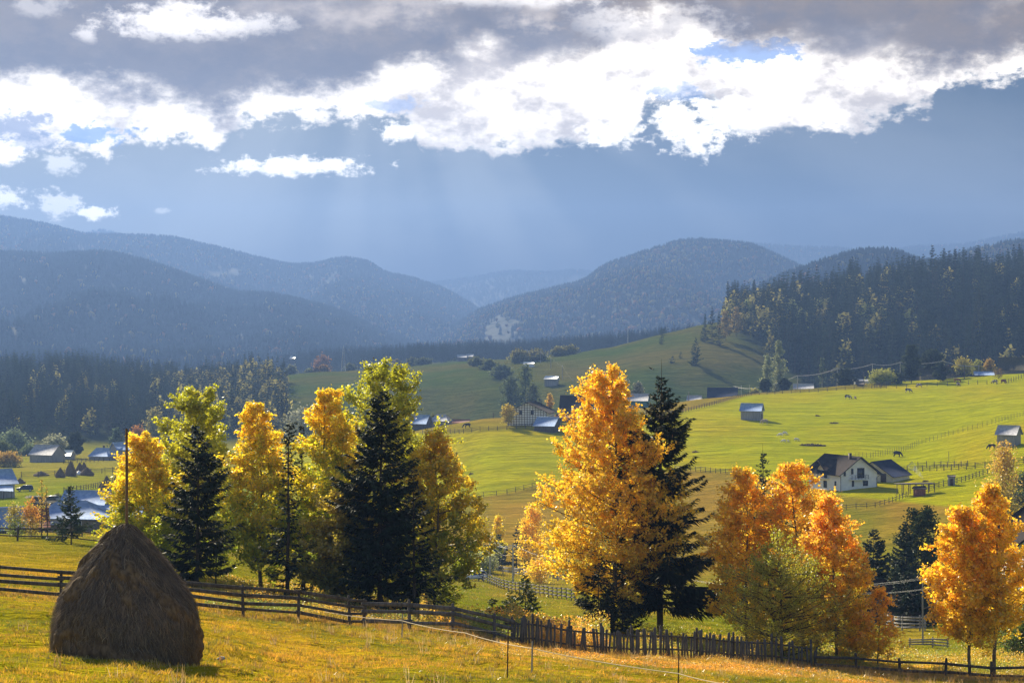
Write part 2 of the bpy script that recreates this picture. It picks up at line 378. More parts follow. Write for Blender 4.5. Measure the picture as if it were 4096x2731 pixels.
def hit(px, py, dmin=22, dmax=2300):
    """where the line of sight through a photo pixel meets the ground"""
    d = DG[(DG >= dmin) & (DG < dmax)]
    X = (px-CX)/F*d; z = zg(X, d); row = CY-F*z/d
    k = np.nonzero(row <= py)[0]
    if len(k) == 0: k = np.array([int(np.argmin(row))])
    k = k[0]
    if k > 0 and row[k-1] > py:
        t = (row[k-1]-py)/(row[k-1]-row[k]); dd = d[k-1]+t*(d[k]-d[k-1])
    else: dd = d[k]
    X = (px-CX)/F*dd
    return Vector((X, dd, float(zg(X, dd))))
def at(px, d, dz=0.0):
    X = (px-CX)/F*d; return Vector((X, d, float(zg(X, d))+dz))
def pix(px, py, d): return Vector(((px-CX)/F*d, d, (CY-py)/F*d))

def lerp3(a, b, t): return np.array(a)*(1-t[..., None])+np.array(b)*t[..., None]
def cover_colour(px, d, row):
    n = fbm(px/260, d/60, 4, 41); n2 = fbm(px/900, d/230, 3, 57)
    c = np.zeros(px.shape+(3,))
    gold = lerp3((.52,.34,.018), (.30,.28,.012), np.clip(.45+1.1*n, 0, 1))
    mid = lerp3((.36,.27,.025), (.22,.24,.012), np.clip(.55+1.2*n, 0, 1))
    c[:] = gold
    t = np.clip((d-100)/40, 0, 1); c = c*(1-t[..., None])+mid*t[..., None]
    brown = lerp3((.40,.25,.03), (.26,.235,.02), np.clip(.35+1.0*n+.35*np.clip((px-2900)/900, -.3, 1.6), 0, 1))
    t = np.clip((d-330)/50, 0, 1)*(px > 1050); c = c*(1-t[..., None])+brown*t[..., None]
    field = lerp3((.39,.41,.002), (.48,.37,.006), np.clip(.22+.7*n+.7*n2, 0, 1))
    lim = np.interp(px, [1600, 1842, 2010, 2192, 2748, 2973, 3400, 4096], [2010, 2005, 1979, 1935, 1883, 1895, 1990, 2060])
    t = np.clip((lim-row)/10, 0, 1)*(d > 400)*(px > 1000); c = c*(1-t[..., None])+field*t[..., None]
    top = np.interp(px, [1669, 1856, 1982, 2304, 2702, 2865, 2987, 3350, 3545, 3600, 4096], [1733, 1733, 1722, 1687, 1654, 1617, 1584, 1562, 1553, 1500, 1480])
    t = np.clip((top-row)/5, 0, 1)*(d > 500)*(px > 1000)*(d < 900); up = lerp3((.34,.24,.03), (.28,.25,.015), np.clip(.4+n, 0, 1))
    c = c*(1-t[..., None])+up*t[..., None]
    vil = lerp3((.26,.31,.01), (.33,.29,.03), np.clip(.35+n+np.clip((1930-row)/60, -.6, .5), 0, 1))
    t = np.clip((d-330)/40, 0, 1)*(px < 1050); c = c*(1-t[..., None])+vil*t[..., None]
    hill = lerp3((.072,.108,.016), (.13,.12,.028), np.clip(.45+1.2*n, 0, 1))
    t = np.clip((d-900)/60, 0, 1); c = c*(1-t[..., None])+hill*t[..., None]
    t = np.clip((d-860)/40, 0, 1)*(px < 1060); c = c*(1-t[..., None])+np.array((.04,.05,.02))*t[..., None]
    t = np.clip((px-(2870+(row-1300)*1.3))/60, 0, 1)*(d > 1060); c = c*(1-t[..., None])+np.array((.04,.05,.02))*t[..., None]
    return c

def build_ground():
    nx, nd = ZG.shape
    V = np.stack([XW, DD, ZG], -1).reshape(-1, 3)
    row = CY-F*ZG/np.maximum(DD, 20)
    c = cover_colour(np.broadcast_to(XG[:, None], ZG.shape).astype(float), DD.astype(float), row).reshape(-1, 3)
    I = np.arange(nx*nd).reshape(nx, nd)
    q = np.stack([I[:-1, :-1], I[1:, :-1], I[1:, 1:], I[:-1, 1:]], -1).reshape(-1, 4)
    m, t, out = mat_new('meadow_ground')
    at_ = t.n.new('ShaderNodeVertexColor'); at_.layer_name = 'Col'
    p = posn(t)
    far = scalev(t, p, (.05, .16, .5)); n1 = t.noise(far, 1.0, 7, .62, .6)      # long terrace ripples
    fine = t.noise(p, .9, 5, .65); n3 = t.noise(scalev(t, p, (.35, .9, 1)), 1.0, 6, .7)
    c1 = t.mix(t.ss(n1, .35, .72), (.72,.76,.70), (1.18,1.12,1.12))
    mul = t.n.new('ShaderNodeMix'); mul.data_type = 'RGBA'; mul.blend_type = 'MULTIPLY'; mul.inputs[0].default_value = 1
    t.l.new(at_.outputs[0], mul.inputs[6]); t.l.new(c1, mul.inputs[7])
    mul2 = t.n.new('ShaderNodeMix'); mul2.data_type = 'RGBA'; mul2.blend_type = 'MULTIPLY'; mul2.inputs[0].default_value = 1
    t.l.new(mul.outputs[2], mul2.inputs[6]); t.l.new(t.mix(t.ss(n3, .3, .7), (.80,.83,.84), (1.18,1.13,1.08)), mul2.inputs[7])
    n4 = t.noise(scalev(t, p, (.13, .42, .8)), 1.0, 5, .65, .4)
    hgt = t.m('ADD', t.m('ADD', t.m('MULTIPLY', n4, 1.3), t.m('MULTIPLY', n1, 2.6)), t.m('ADD', t.m('MULTIPLY', fine, .18), t.m('MULTIPLY', n3, .8)))
    principled(t, out, mul2.outputs[2], 1.0, .0, 0, bump(t, hgt, 1.1, 1.0))
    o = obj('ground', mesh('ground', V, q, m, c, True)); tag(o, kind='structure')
build_ground()

# ------------------------------------------------------------------ far mountains
def m_mount():
    m, t, out = mat_new('forested_mountain')
    p = posn(t); n = t.noise(p, .0022, 7, .62); n2 = t.noise(p, .02, 5, .6)
    c = t.mix(t.ss(n, .50, .60), (.012,.022,.016), (.035,.042,.025))
    c = t.mix(t.ss(t.noise(scalev(t, p, (1, 1, 2)), .0009, 6, .6), .60, .66), c, (.045,.052,.03))
    principled(t, out, c, .95, .1, 0, bump(t, n2, 14)); return m
MOUNT = m_mount()
def cones(P, H, W, C, sides=5, two=True, name='forest'):
    """many small conifers as one mesh; P (n,3) H (n) W (n) C (n,3)"""
    n = len(P); a = np.arange(sides)/sides*2*np.pi
    tiers = ((.08, .62, 1.0), (.42, 1.0, .62)) if two else ((.05, 1.0, 1.0),)
    Vs = []; Ts = []; Cs = []; base = 0
    rot = RNG.uniform(0, 6.28, n)
    for (z0, z1, w) in tiers:
        r = W*w*.5
        aa = a[None]+rot[:, None]
        jit = RNG.uniform(.75, 1.2, (n, sides))
        ring = np.stack([P[:, None, 0]+np.cos(aa)*r[:, None]*jit, P[:, None, 1]+np.sin(aa)*r[:, None]*jit, P[:, None, 2]+(z0*H)[:, None]*np.ones((1, sides))], -1)
        ap = np.stack([P[:, 0], P[:, 1], P[:, 2]+z1*H], -1)[:, None]
        V = np.concatenate([ring, ap], 1).reshape(-1, 3)
        I = np.arange(n)[:, None]*(sides+1)+base; k = np.arange(sides)[None]
        T = np.stack([I+k, I+(k+1) % sides, I+sides+0*k], -1).reshape(-1, 3)
        Vs.append(V); Ts.append(T); Cs.append(np.repeat(C, sides+1, 0)); base += len(V)
    return np.vstack(Vs), np.vstack(Ts), np.vstack(Cs)
def blobs(P, H, W, C):
    """rough round crowns as one mesh"""
    n = len(P); d = np.array([(1,0,.5),(0,1,.45),(-1,0,.5),(0,-1,.55),(.6,.6,.82),(-.6,.6,.8),(-.6,-.6,.82),(.6,-.6,.8),(0,0,1.0),(0,0,.1)], float)
    j = RNG.uniform(.75, 1.25, (n, 10, 1))
    V = P[:, None]+np.concatenate([d[None, :, :2]*j*W[:, None, None]*.5, d[None, :, 2:]*H[:, None, None]*np.sqrt(j)], 2)
    f = np.array([(0,4,7),(0,1,4),(1,5,4),(1,2,5),(2,6,5),(2,3,6),(3,7,6),(3,0,7),(4,8,7),(5,8,4),(6,8,5),(7,8,6),(1,0,9),(2,1,9),(3,2,9),(0,3,9)])
    T = (np.arange(n)[:, None, None]*10+f[None]).reshape(-1, 3)
    return V.reshape(-1, 3), T, np.repeat(C, 10, 0)

def mountain(ridge, D, Df, seed, ntree, label, yfoot=None, yellow=.12, zf=-55, th=16, spur=.24):
    D *= .85; Df *= .80
    ridge = sorted(ridge); xs = np.array([r[0] for r in ridge], float); ys = np.array([r[1] for r in ridge], float)
    X = np.arange(xs[0], xs[-1]+1, 14.0)
    y = np.interp(X, xs, ys); k = np.ones(5)/5; y = np.convolve(np.pad(y, 2, mode='edge'), k, 'valid')
    T = np.concatenate([np.linspace(0, 1, 70), np.linspace(1.03, 1.5, 12)])
    def surf(xq, tq):
        zr = (CY-np.interp(xq, X, y))/F*D-th*.6
        d = Df+(D-Df)*tq
        s = np.where(tq <= 1, tq**1.15*(1.25-.25*tq), 1-((tq-1)/.5)**1.3*.8)
        Xw = (xq-CX)/F*d
        sp = fbm(Xw/(D*.055), d/(D*.10), 4, seed)
        sp2 = 1-np.abs(fbm(Xw/(D*.03)+sp, d/(D*.25), 3, seed+9))*2
        env = np.clip(tq*(1-np.clip(tq, 0, 1))*4, 0, 1)
        z = zf+(zr-zf)*s+env*(zr-zf)*spur*(sp*1.2+sp2*.6-.9)
        return Xw, d, z
    A, B = np.meshgrid(X, T, indexing='ij'); Xw, d, z = surf(A, B)
    V = np.stack([Xw, d, z], -1).reshape(-1, 3); I = np.arange(A.size).reshape(A.shape)
    q = np.stack([I[:-1, :-1], I[1:, :-1], I[1:, 1:], I[:-1, 1:]], -1).reshape(-1, 4)
    tag(obj('mountain', mesh('mountain', V, q, MOUNT, None, True)), kind='structure')
    # the wood covering it
    n = int(ntree*1.35); xq = RNG.uniform(X[0], X[-1], n); tq = RNG.uniform(.02, 1.0, n)**.8
    nr = n//4; xq[:nr] = RNG.uniform(X[0], X[-1], nr); tq[:nr] = RNG.uniform(.985, 1.01, nr)
    clear = fbm(xq/220, tq*6, 3, seed+3) > .47
    keep = ~clear | (RNG.random(n) < .12) | (tq > .97); xq = xq[keep]; tq = tq[keep]; n = len(xq)
    Xw, d, z = surf(xq, tq); P = np.stack([Xw, d, z-1], -1)
    H = RNG.uniform(.6, 1.25, n)*th; W = H*RNG.uniform(.38, .6, n)
    isy = (RNG.random(n) < yellow*(1.5+1.8*fbm(xq/160, tq*4, 3, seed+5))*np.clip(1.5-tq, .2, 1.4))
    C = np.array((.014,.026,.018))*RNG.uniform(.75, 1.25, (n, 1))
    Cy = np.where(RNG.random((n, 1)) < .6, np.array([(.25,.20,.035)]), np.array([(.26,.13,.04)]))*RNG.uniform(.5, 1.2, (n, 1))
    v1, t1, c1 = cones(P[~isy], H[~isy], W[~isy], C[~isy])
    v2, t2, c2 = blobs(P[isy], H[isy]*.7, W[isy]*1.3, Cy[isy])
    o = obj('mountain_forest', mesh('mountain_forest', np.vstack([v1, v2]), np.vstack([t1, t2+len(v1)]), FARLEAF, np.vstack([c1, c2])))
    tag(o, label, 'forest', kind='stuff')
mountain([(-900,820),(-400,830),(0,867),(174,894),(340,940),(496,940),(679,947),(871,990),(1027,1030),(1158,1060),(1262,1056),(1367,1030),(1480,1046),(1532,1090),(1654,1114),(1785,1158),(1915,1235),(1990,1300),(2080,1400)], 6200, 3900, 3, 30000, 'wood covering the long blue mountain on the left', yellow=.10)
mountain([(150,1000),(340,938),(385,918),(430,916),(475,935),(650,1010)], 8300, 7000, 8, 1500, 'wood on the small peak behind the left mountain')
mountain([(-900,960),(-300,985),(0,1010),(200,1020),(418,1010),(540,1034),(697,1083),(836,1135),(940,1174),(1088,1178),(1245,1214),(1393,1258),(1524,1327),(1640,1372),(1750,1420)], 4300, 2500, 14, 22000, 'wood on the dark shoulder sloping down from the left', yellow=.04)
mountain([(1500,1150),(1741,1128),(1872,1112),(2048,1080),(2178,1090),(2292,1077),(2420,1095),(2700,1100)], 8200, 6600, 21, 6000, 'palest wood far away in the valley gap', yellow=.02)
mountain([(1560,1400),(1707,1345),(1811,1308),(1916,1240),(2048,1196),(2222,1152),(2335,1126),(2414,1062),(2570,1010),(2727,962),(2832,961),(3006,978),(3093,1017),(3189,1061),(3400,1150),(3700,1220),(4200,1240),(4800,1250)], 5000, 2700, 30, 30000, 'wood on the rounded mountain right of the valley gap', yellow=.30)
mountain([(2800,1010),(3006,972),(3180,986),(3354,990),(3459,1000),(3700,1003),(4200,990)], 7600, 6000, 37, 6000, 'hazy wood on the ridge behind the rounded mountain', yellow=.05)
mountain([(3500,1010),(3659,984),(3877,974),(4007,944),(4096,927),(4600,870),(5000,850)], 8000, 6800, 44, 5000, 'hazy wood on the farthest ridge at the right', yellow=.04)
mountain([(2850,1300),(3006,1172),(3106,1112),(3223,1072),(3311,1040),(3441,1005),(3572,1004),(3659,1040),(3900,1090),(4300,1160),(4800,1200)], 3400, 2250, 51, 12000, 'wood on the low hill behind the right forest', yellow=.16)
mountain([(3600,1120),(3760,1050),(3877,1005),(4007,975),(4096,962),(4600,925),(5000,910)], 3900, 2900, 58, 8000, 'wood with orange trees on the hill at the right edge', yellow=.4)

# ------------------------------------------------------------------ tree builders
def leafy(seed, h, w, nleaf, ls=.10, cb=.12, prof=None, ctop=(.72,.42,.05), cmid=(.66,.52,.07), clow=(.22,.30,.04), stems=1, nb=60,
          lean=0.0, var=.25, up=.38, sig=.15, spread=1.0, lumps=.28, twigs=7, bare=0.0, grad=None, rt=None):
    """an aspen / birch / shrub: returns (trunk verts, quads), (leaf verts, quads, colours)"""
    g = np.random.default_rng(seed)
    prof = prof or [(0,.62),(.12,.85),(.3,1),(.5,.92),(.7,.66),(.86,.36),(1,.06)]
    ps = np.array(prof); W2 = w/2
    rt = rt or max(.03, h*.011)
    paths = []; rads = []
    N = 7
    br = []; brr = []
    L = []
    for s in range(stems):
        sa = g.uniform(0, 6.28); off = 0 if stems == 1 else W2*.35*g.uniform(.3, 1)*spread
        hh = h*(1 if s == 0 else g.uniform(.72, .97))
        t = np.linspace(0, 1, 8)[:, None]
        wob = np.cumsum(g.normal(0, h*.006, (8, 2)), 0); wob -= wob[0]
        tr = np.hstack([np.cos(sa)*off*(t**.7)+lean*h*t**1.5+wob[:, :1], np.sin(sa)*off*(t**.7)+wob[:, 1:], t*hh*.98])
        paths.append(tr); rads.append(rt*(1 if stems == 1 else .6)*(1-t[:, 0]*.93))
        nbs = nb//stems+6
        t0 = cb*.8+(1-cb*.8)*(np.arange(nbs)/nbs)*.96
        t0 = np.clip(t0+g.normal(0, .01, nbs), .03, .97)
        a = np.arange(nbs)*2.39996+g.normal(0, .4, nbs)
        base = np.stack([np.interp(t0, t[:, 0], tr[:, k]) for k in range(3)], 1)
        rise = (h-base[:, 2])*g.uniform(.02, up*1.2, nbs)*(.35+.65*t0)+h*.01
        zt = np.minimum(base[:, 2]+rise, h*.985)
        sc = np.clip((zt/h-cb)/(1-cb), 0, 1)
        env = np.interp(sc, ps[:, 0], ps[:, 1])*W2
        lump = 1+lumps*vnoise(a*.8+seed, zt/h*7, seed)
        rr = env*g.uniform(.62, 1.12, nbs)*lump
        tip = np.stack([np.cos(a)*rr+lean*h*(zt/h)**1.5, np.sin(a)*rr, zt], 1)
        u = np.linspace(0, 1, 5)[None, :, None]
        bp = base[:, None]*(1-u)+tip[:, None]*u
        bp[..., 2] += (zt-base[:, 2])[:, None]*(np.sin(u[..., 0]*np.pi)*-.13)
        bp[:, 1:4] += g.normal(0, .012*h*.3, (nbs, 3, 3))
        br.append(bp); ln = np.linalg.norm(tip-base, axis=1)
        brr.append(np.clip(ln*.011, .012, rt*.5)[:, None]*np.linspace(1, .25, 5)[None])
    bp = np.vstack(br); rad = np.vstack(brr); nB = len(bp)
    ln = np.linalg.norm(bp[:, -1]-bp[:, 0], axis=1)
    # twigs
    K = twigs; s = g.uniform(.28, 1, (nB, K)); idx = s*4; i0 = np.minimum(idx.astype(int), 3); fr = (idx-i0)[..., None]
    bi = np.arange(nB)[:, None]
    st = bp[bi, i0]*(1-fr)+bp[bi, i0+1]*fr
    dirv = bp[:, -1]-bp[:, 0]; dirv /= np.linalg.norm(dirv, axis=1, keepdims=True)+1e-9
    dv = dirv[:, None]*.6+g.normal(0, .55, (nB, K, 3))+np.array((0, 0, .35)); dv /= np.linalg.norm(dv, axis=2, keepdims=True)
    tl = (ln[:, None]*.24+.03*h*.5)*g.uniform(.5, 1.3, (nB, K))
    en = st+dv*tl[..., None]
    tp = np.stack([st, (st+en)/2+g.normal(0, .02, st.shape), en], 2).reshape(-1, 3, 3)
    trd = np.repeat(np.clip(tl.reshape(-1)*.012, .006, .02)[:, None], 3, 1)*np.array([1, .7, .35])
    V1, q1 = tubes(np.array(paths), np.array(rads), 7)
    V2, q2 = tubes(bp, rad, 4); V3, q3 = tubes(tp, trd, 3)
    TV = np.vstack([V1, V2, V3]); TQ = np.vstack([q1, q2+len(V1), q3+len(V1)+len(V2)])
    # leaves
    n = nleaf
    wgt = (tl.reshape(-1)+.05)*(1 if bare == 0 else (g.random(nB*K) > bare)); ti = g.choice(len(tp), n, p=wgt/wgt.sum())
    u = g.uniform(.1, 1.05, n)[:, None]
    c = tp[ti, 0]*(1-u)+tp[ti, 2]*u
    # gather leaves into little sprays
    c += g.normal(0, sig, (n, 3))*np.array((1, 1, .8))
    if bare < .01:
        c[:, 2] = np.maximum(c[:, 2], h*cb*.5)
    sz = ls*g.uniform(.65, 1.35, n)
    A = g.normal(0, 1, (n, 3)); A[:, 2] *= .6; A /= np.linalg.norm(A, axis=1, keepdims=True)
    Bv = np.cross(A, g.normal(0, 1, (n, 3))); Bv /= np.linalg.norm(Bv, axis=1, keepdims=True)
    A *= (sz/2)[:, None]; Bv *= (sz*.42)[:, None]
    LV = np.stack([c-A, c+Bv, c+A, c-Bv], 1).reshape(-1, 3)
    LQ = np.arange(n*4).reshape(n, 4)
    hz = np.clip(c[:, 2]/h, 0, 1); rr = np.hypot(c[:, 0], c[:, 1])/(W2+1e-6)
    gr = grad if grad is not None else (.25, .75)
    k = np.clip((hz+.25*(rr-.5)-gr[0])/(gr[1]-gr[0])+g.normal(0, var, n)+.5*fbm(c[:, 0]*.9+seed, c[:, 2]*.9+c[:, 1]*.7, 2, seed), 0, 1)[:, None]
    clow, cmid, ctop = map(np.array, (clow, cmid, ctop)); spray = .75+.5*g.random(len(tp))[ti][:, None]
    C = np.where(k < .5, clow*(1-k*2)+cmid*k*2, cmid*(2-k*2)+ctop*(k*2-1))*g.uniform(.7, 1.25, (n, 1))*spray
    return (TV, TQ), (LV, LQ, np.repeat(C, 4, 0))

def spruce(seed, h, w, wh=.28, cb=.06, nper=6, droop=.30, dens=1.0, bw=.075, ragged=.25, topl=.06, prof=None, colr=(.012,.022,.009), jag=.25):
    g = np.random.default_rng(seed)
    zs = []; z = h*cb
    while z < h*(1-topl):
        zs.append(z); z += wh*g.uniform(.7, 1.3)*(1.1-.5*z/h)
    zs = np.repeat(zs, nper); nB = len(zs); zs = zs+g.normal(0, .05, nB)
    a = g.uniform(0, 6.28, nB); t = np.clip(zs/h, 0, 1)
    pr = np.array(prof or [(0,.80),(.08,.96),(.2,1.0),(.45,.72),(.7,.40),(.88,.17),(1,.02)])
    L = np.interp(t, pr[:, 0], pr[:, 1])*w/2*g.uniform(1-ragged*1.6, 1+ragged*.45, nB)*(1+jag*vnoise(a*1.2, zs/h*9, seed))
    L = np.maximum(L, .08)
    sl = (.45-(1-t)*droop*2.4)+g.normal(0, .08, nB)
    u = np.linspace(0, 1, 6)[None]
    rad = L[:, None]*u; zz = zs[:, None]+L[:, None]*(sl[:, None]*u*.6+.22*u**3)
    bp = np.stack([np.cos(a)[:, None]*rad, np.sin(a)[:, None]*rad, zz], -1)
    bp[:, 1:] += g.normal(0, .015, bp[:, 1:].shape)*L[:, None, None]
    rr = np.clip(L*.012, .006, .05)[:, None]*np.linspace(1, .3, 6)[None]
    tt = np.linspace(0, 1, 8); wob = np.cumsum(g.normal(0, h*.002, (8, 2)), 0); wob -= wob[0]
    tr = np.stack([wob[:, 0], wob[:, 1], tt*h], 1)[None]
    V1, q1 = tubes(tr, (h*.0125*(1-tt*.97))[None], 7)
    V2, q2 = tubes(bp, rr, 3)
    bp[:, :, :2] += np.stack([np.interp(zs, tt*h, wob[:, 0]), np.interp(zs, tt*h, wob[:, 1])], 1)[:, None]
    # branchlets, both sides of every branch, more on long ones
    cnt = np.maximum(3, (L/.13*dens).astype(int)); bi = np.repeat(np.arange(nB), cnt*3); n = len(bi)
    s = g.uniform(.08, 1, n)**.8; idx = s*5; i0 = np.minimum(idx.astype(int), 4); fr = (idx-i0)[:, None]
    p = bp[bi, i0]*(1-fr)+bp[bi, i0+1]*fr
    rd = np.stack([np.cos(a[bi]), np.sin(a[bi]), 0*s], 1); tn = np.stack([-np.sin(a[bi]), np.cos(a[bi]), 0*s], 1)
    side = g.choice([-1, 0, 1], n, p=[.4, .2, .4])[:, None]
    d = rd*g.uniform(.45, .9, (n, 1))+tn*side*g.uniform(.5, 1.0, (n, 1)); d[:, 2] = sl[bi]*.5-g.uniform(0, .75, n)
    d /= np.linalg.norm(d, axis=1, keepdims=True)
    ll = (L[bi]*.30*(1.05-s*.8)+.13)*g.uniform(.6, 1.2, n)
    up = np.cross(d, np.cross((0, 0, 1.), d)); up += g.normal(0, .6, (n, 3)); wv = np.cross(d, up); wv /= np.linalg.norm(wv, axis=1, keepdims=True)+1e-9
    ww = bw*g.uniform(.7, 1.4, n)
    m1 = p+d*(ll*.45)[:, None]
    LV = np.stack([p-wv*(ww*.25)[:, None], m1-wv*(ww*.5)[:, None], p+d*ll[:, None], m1+wv*(ww*.5)[:, None]], 1)
    LV = LV.reshape(-1, 3); LQ = np.arange(n*4).reshape(n, 4)
    C = np.array(colr)*g.uniform(.5, 1.5, (n, 1))*(1+.5*s[:, None])
    return (np.vstack([V1, V2]), np.vstack([q1, q2+len(V1)])), (LV, LQ, np.repeat(C, 4, 0))

def pine(seed, h, w, n=2600, colr=(.05,.075,.03), cb=.25, cl=.35):
    """round-clumped pine"""
    return leafy(seed, h, w, n, ls=cl, cb=cb, prof=[(0,.5),(.2,.95),(.45,1),(.7,.72),(.9,.4),(1,.12)], ctop=colr, cmid=colr, clow=tuple(x*.7 for x in colr), nb=40, up=.16, sig=.32*h/12, lumps=.22, twigs=5)

def put_tree(name, parts, loc, label, cat, group=None, bark=BARK, leaf=LEAF, rz=0.0, crown='crown'):
    (TV, TQ), (LV, LQ, LC) = parts
    o = empty(name, loc, rz, label, cat, group)
    obj('trunk', mesh('trunk', TV, TQ, bark), o)
    obj(crown, mesh(crown, LV, LQ, leaf, LC), o)
    return o

OR = dict(ctop=(.98,.64,.04), cmid=(.98,.68,.045), clow=(.90,.70,.06))
YG = dict(ctop=(.96,.70,.03), cmid=(.72,.68,.03), clow=(.38,.46,.03))
GY = dict(ctop=(.50,.50,.03), cmid=(.74,.64,.03), clow=(.32,.40,.03))
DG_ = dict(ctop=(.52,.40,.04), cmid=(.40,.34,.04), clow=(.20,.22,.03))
# name, x of stem foot, depth, x of top, y of top, width px, leaves, colours, kwargs, label
LT = [
 ('aspen', 600, 106, 570, 1715, 330, 30000, YG, dict(cb=.04, lumps=.36), 'yellow aspen with a split top directly behind the haystack pole'),
 ('aspen', 800, 112, 785, 1522, 380, 34000, GY, dict(cb=.05, lumps=.35, prof=[(0,.5),(.2,.9),(.4,1),(.6,.8),(.8,.52),(.92,.3),(1,.1)]), 'tall green and yellow aspen rising behind the leftmost dark spruce'),
 ('aspen', 1045, 105, 985, 1588, 285, 26000, YG, dict(cb=.08, lumps=.22, lean=-.03), 'slender yellow aspen between the leftmost spruce and the thin spruce'),
 ('aspen', 1330, 105, 1310, 1528, 360, 38000, YG, dict(cb=.04, lumps=.5, grad=(.35,.8)), 'golden topped aspen left of the tallest dark spruce of the left clump'),
 ('aspen', 1545, 109, 1535, 1412, 400, 38000, GY, dict(cb=.05, lumps=.35, prof=[(0,.5),(.2,.8),(.45,.9),(.65,1.0),(.82,.72),(.93,.42),(1,.1)]), 'highest yellow green aspen standing behind the tallest spruce of the left clump'),
 ('aspen', 1740, 105, 1745, 1700, 340, 30000, dict(ctop=(.86,.62,.04), cmid=(.60,.54,.04), clow=(.34,.40,.03)), dict(cb=.05, lumps=.32), 'olive green aspen with orange edges at the right end of the left clump'),
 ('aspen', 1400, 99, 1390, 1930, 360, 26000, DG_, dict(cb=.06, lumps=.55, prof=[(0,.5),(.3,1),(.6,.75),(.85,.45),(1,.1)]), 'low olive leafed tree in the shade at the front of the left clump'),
 ('aspen', 2448, 114, 2380, 1437, 520, 74000, OR, dict(cb=.10, lumps=.28, lean=-.02, prof=[(0,.6),(.12,.9),(.3,1),(.48,.98),(.6,.80),(.74,.62),(.85,.44),(.93,.22),(1,.04)], nb=150, twigs=8), 'large bright orange aspen left of the tall cone hung spruce'),
 ('aspen', 2990, 110, 2965, 1850, 310, 30000, OR, dict(cb=.10, lumps=.22), 'orange aspen with the distant dark spruce top behind its shoulder'),
 ('aspen', 3215, 108, 3165, 1822, 440, 46000, dict(ctop=(.96,.60,.05), cmid=(.92,.66,.05), clow=(.80,.66,.05)), dict(cb=.08, lumps=.22), 'broad golden aspen standing in front of the white house'),
 ('aspen', 3347, 101, 3312, 1960, 285, 27000, dict(ctop=(.98,.58,.06), cmid=(.98,.64,.05), clow=(.88,.68,.05)), dict(cb=.14, lumps=.32), 'reddish orange aspen at the right of the group in front of the white house'),
 ('aspen', 3880, 97, 3840, 2000, 300, 32000, OR, dict(cb=.22, lumps=.22, prof=[(0,.5),(.15,.85),(.4,1),(.6,.8),(.8,.5),(1,.1)]), 'orange aspen with a bare straight foot, left one of the right pair'),
 ('aspen', 3975, 97, 3932, 1908, 300, 30000, OR, dict(cb=.22, lumps=.22, lean=-.02), 'taller orange aspen with a bare foot, right one of the right pair'),
 ('aspen_sapling', 3515, 99, 3515, 2330, 165, 3600, dict(ctop=(.98,.58,.06), cmid=(.96,.62,.05), clow=(.9,.64,.05)), dict(cb=.18, lumps=.5, nb=34), 'small orange aspen sapling behind the low rail fence'),
 ('aspen_sapling', 3420, 103, 3430, 2480, 170, 5000, OR, dict(cb=.1, lumps=.5, nb=30), 'knee high orange sapling left of the small aspen sapling'),
 ('leafy_bush', 3130, 98.5, 3130, 2085, 430, 36000, dict(ctop=(.38,.38,.03), cmid=(.54,.50,.04), clow=(.72,.58,.05)), dict(cb=.10, stems=6, lumps=.22, up=.5, nb=90, ls=.085), 'green many stemmed willow bush behind the picket fence'),
]
FEET = []
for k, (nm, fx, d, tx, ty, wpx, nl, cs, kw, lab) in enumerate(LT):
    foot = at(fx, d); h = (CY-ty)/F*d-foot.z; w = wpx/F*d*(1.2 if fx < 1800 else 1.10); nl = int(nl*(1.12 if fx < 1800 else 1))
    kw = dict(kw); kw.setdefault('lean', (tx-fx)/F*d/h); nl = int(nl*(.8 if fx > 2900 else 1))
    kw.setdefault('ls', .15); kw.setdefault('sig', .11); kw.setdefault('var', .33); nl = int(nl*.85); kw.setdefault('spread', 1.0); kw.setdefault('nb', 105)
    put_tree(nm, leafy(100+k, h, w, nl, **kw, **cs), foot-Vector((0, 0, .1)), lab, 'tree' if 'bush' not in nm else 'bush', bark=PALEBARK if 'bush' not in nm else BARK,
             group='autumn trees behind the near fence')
    FEET.append(foot)
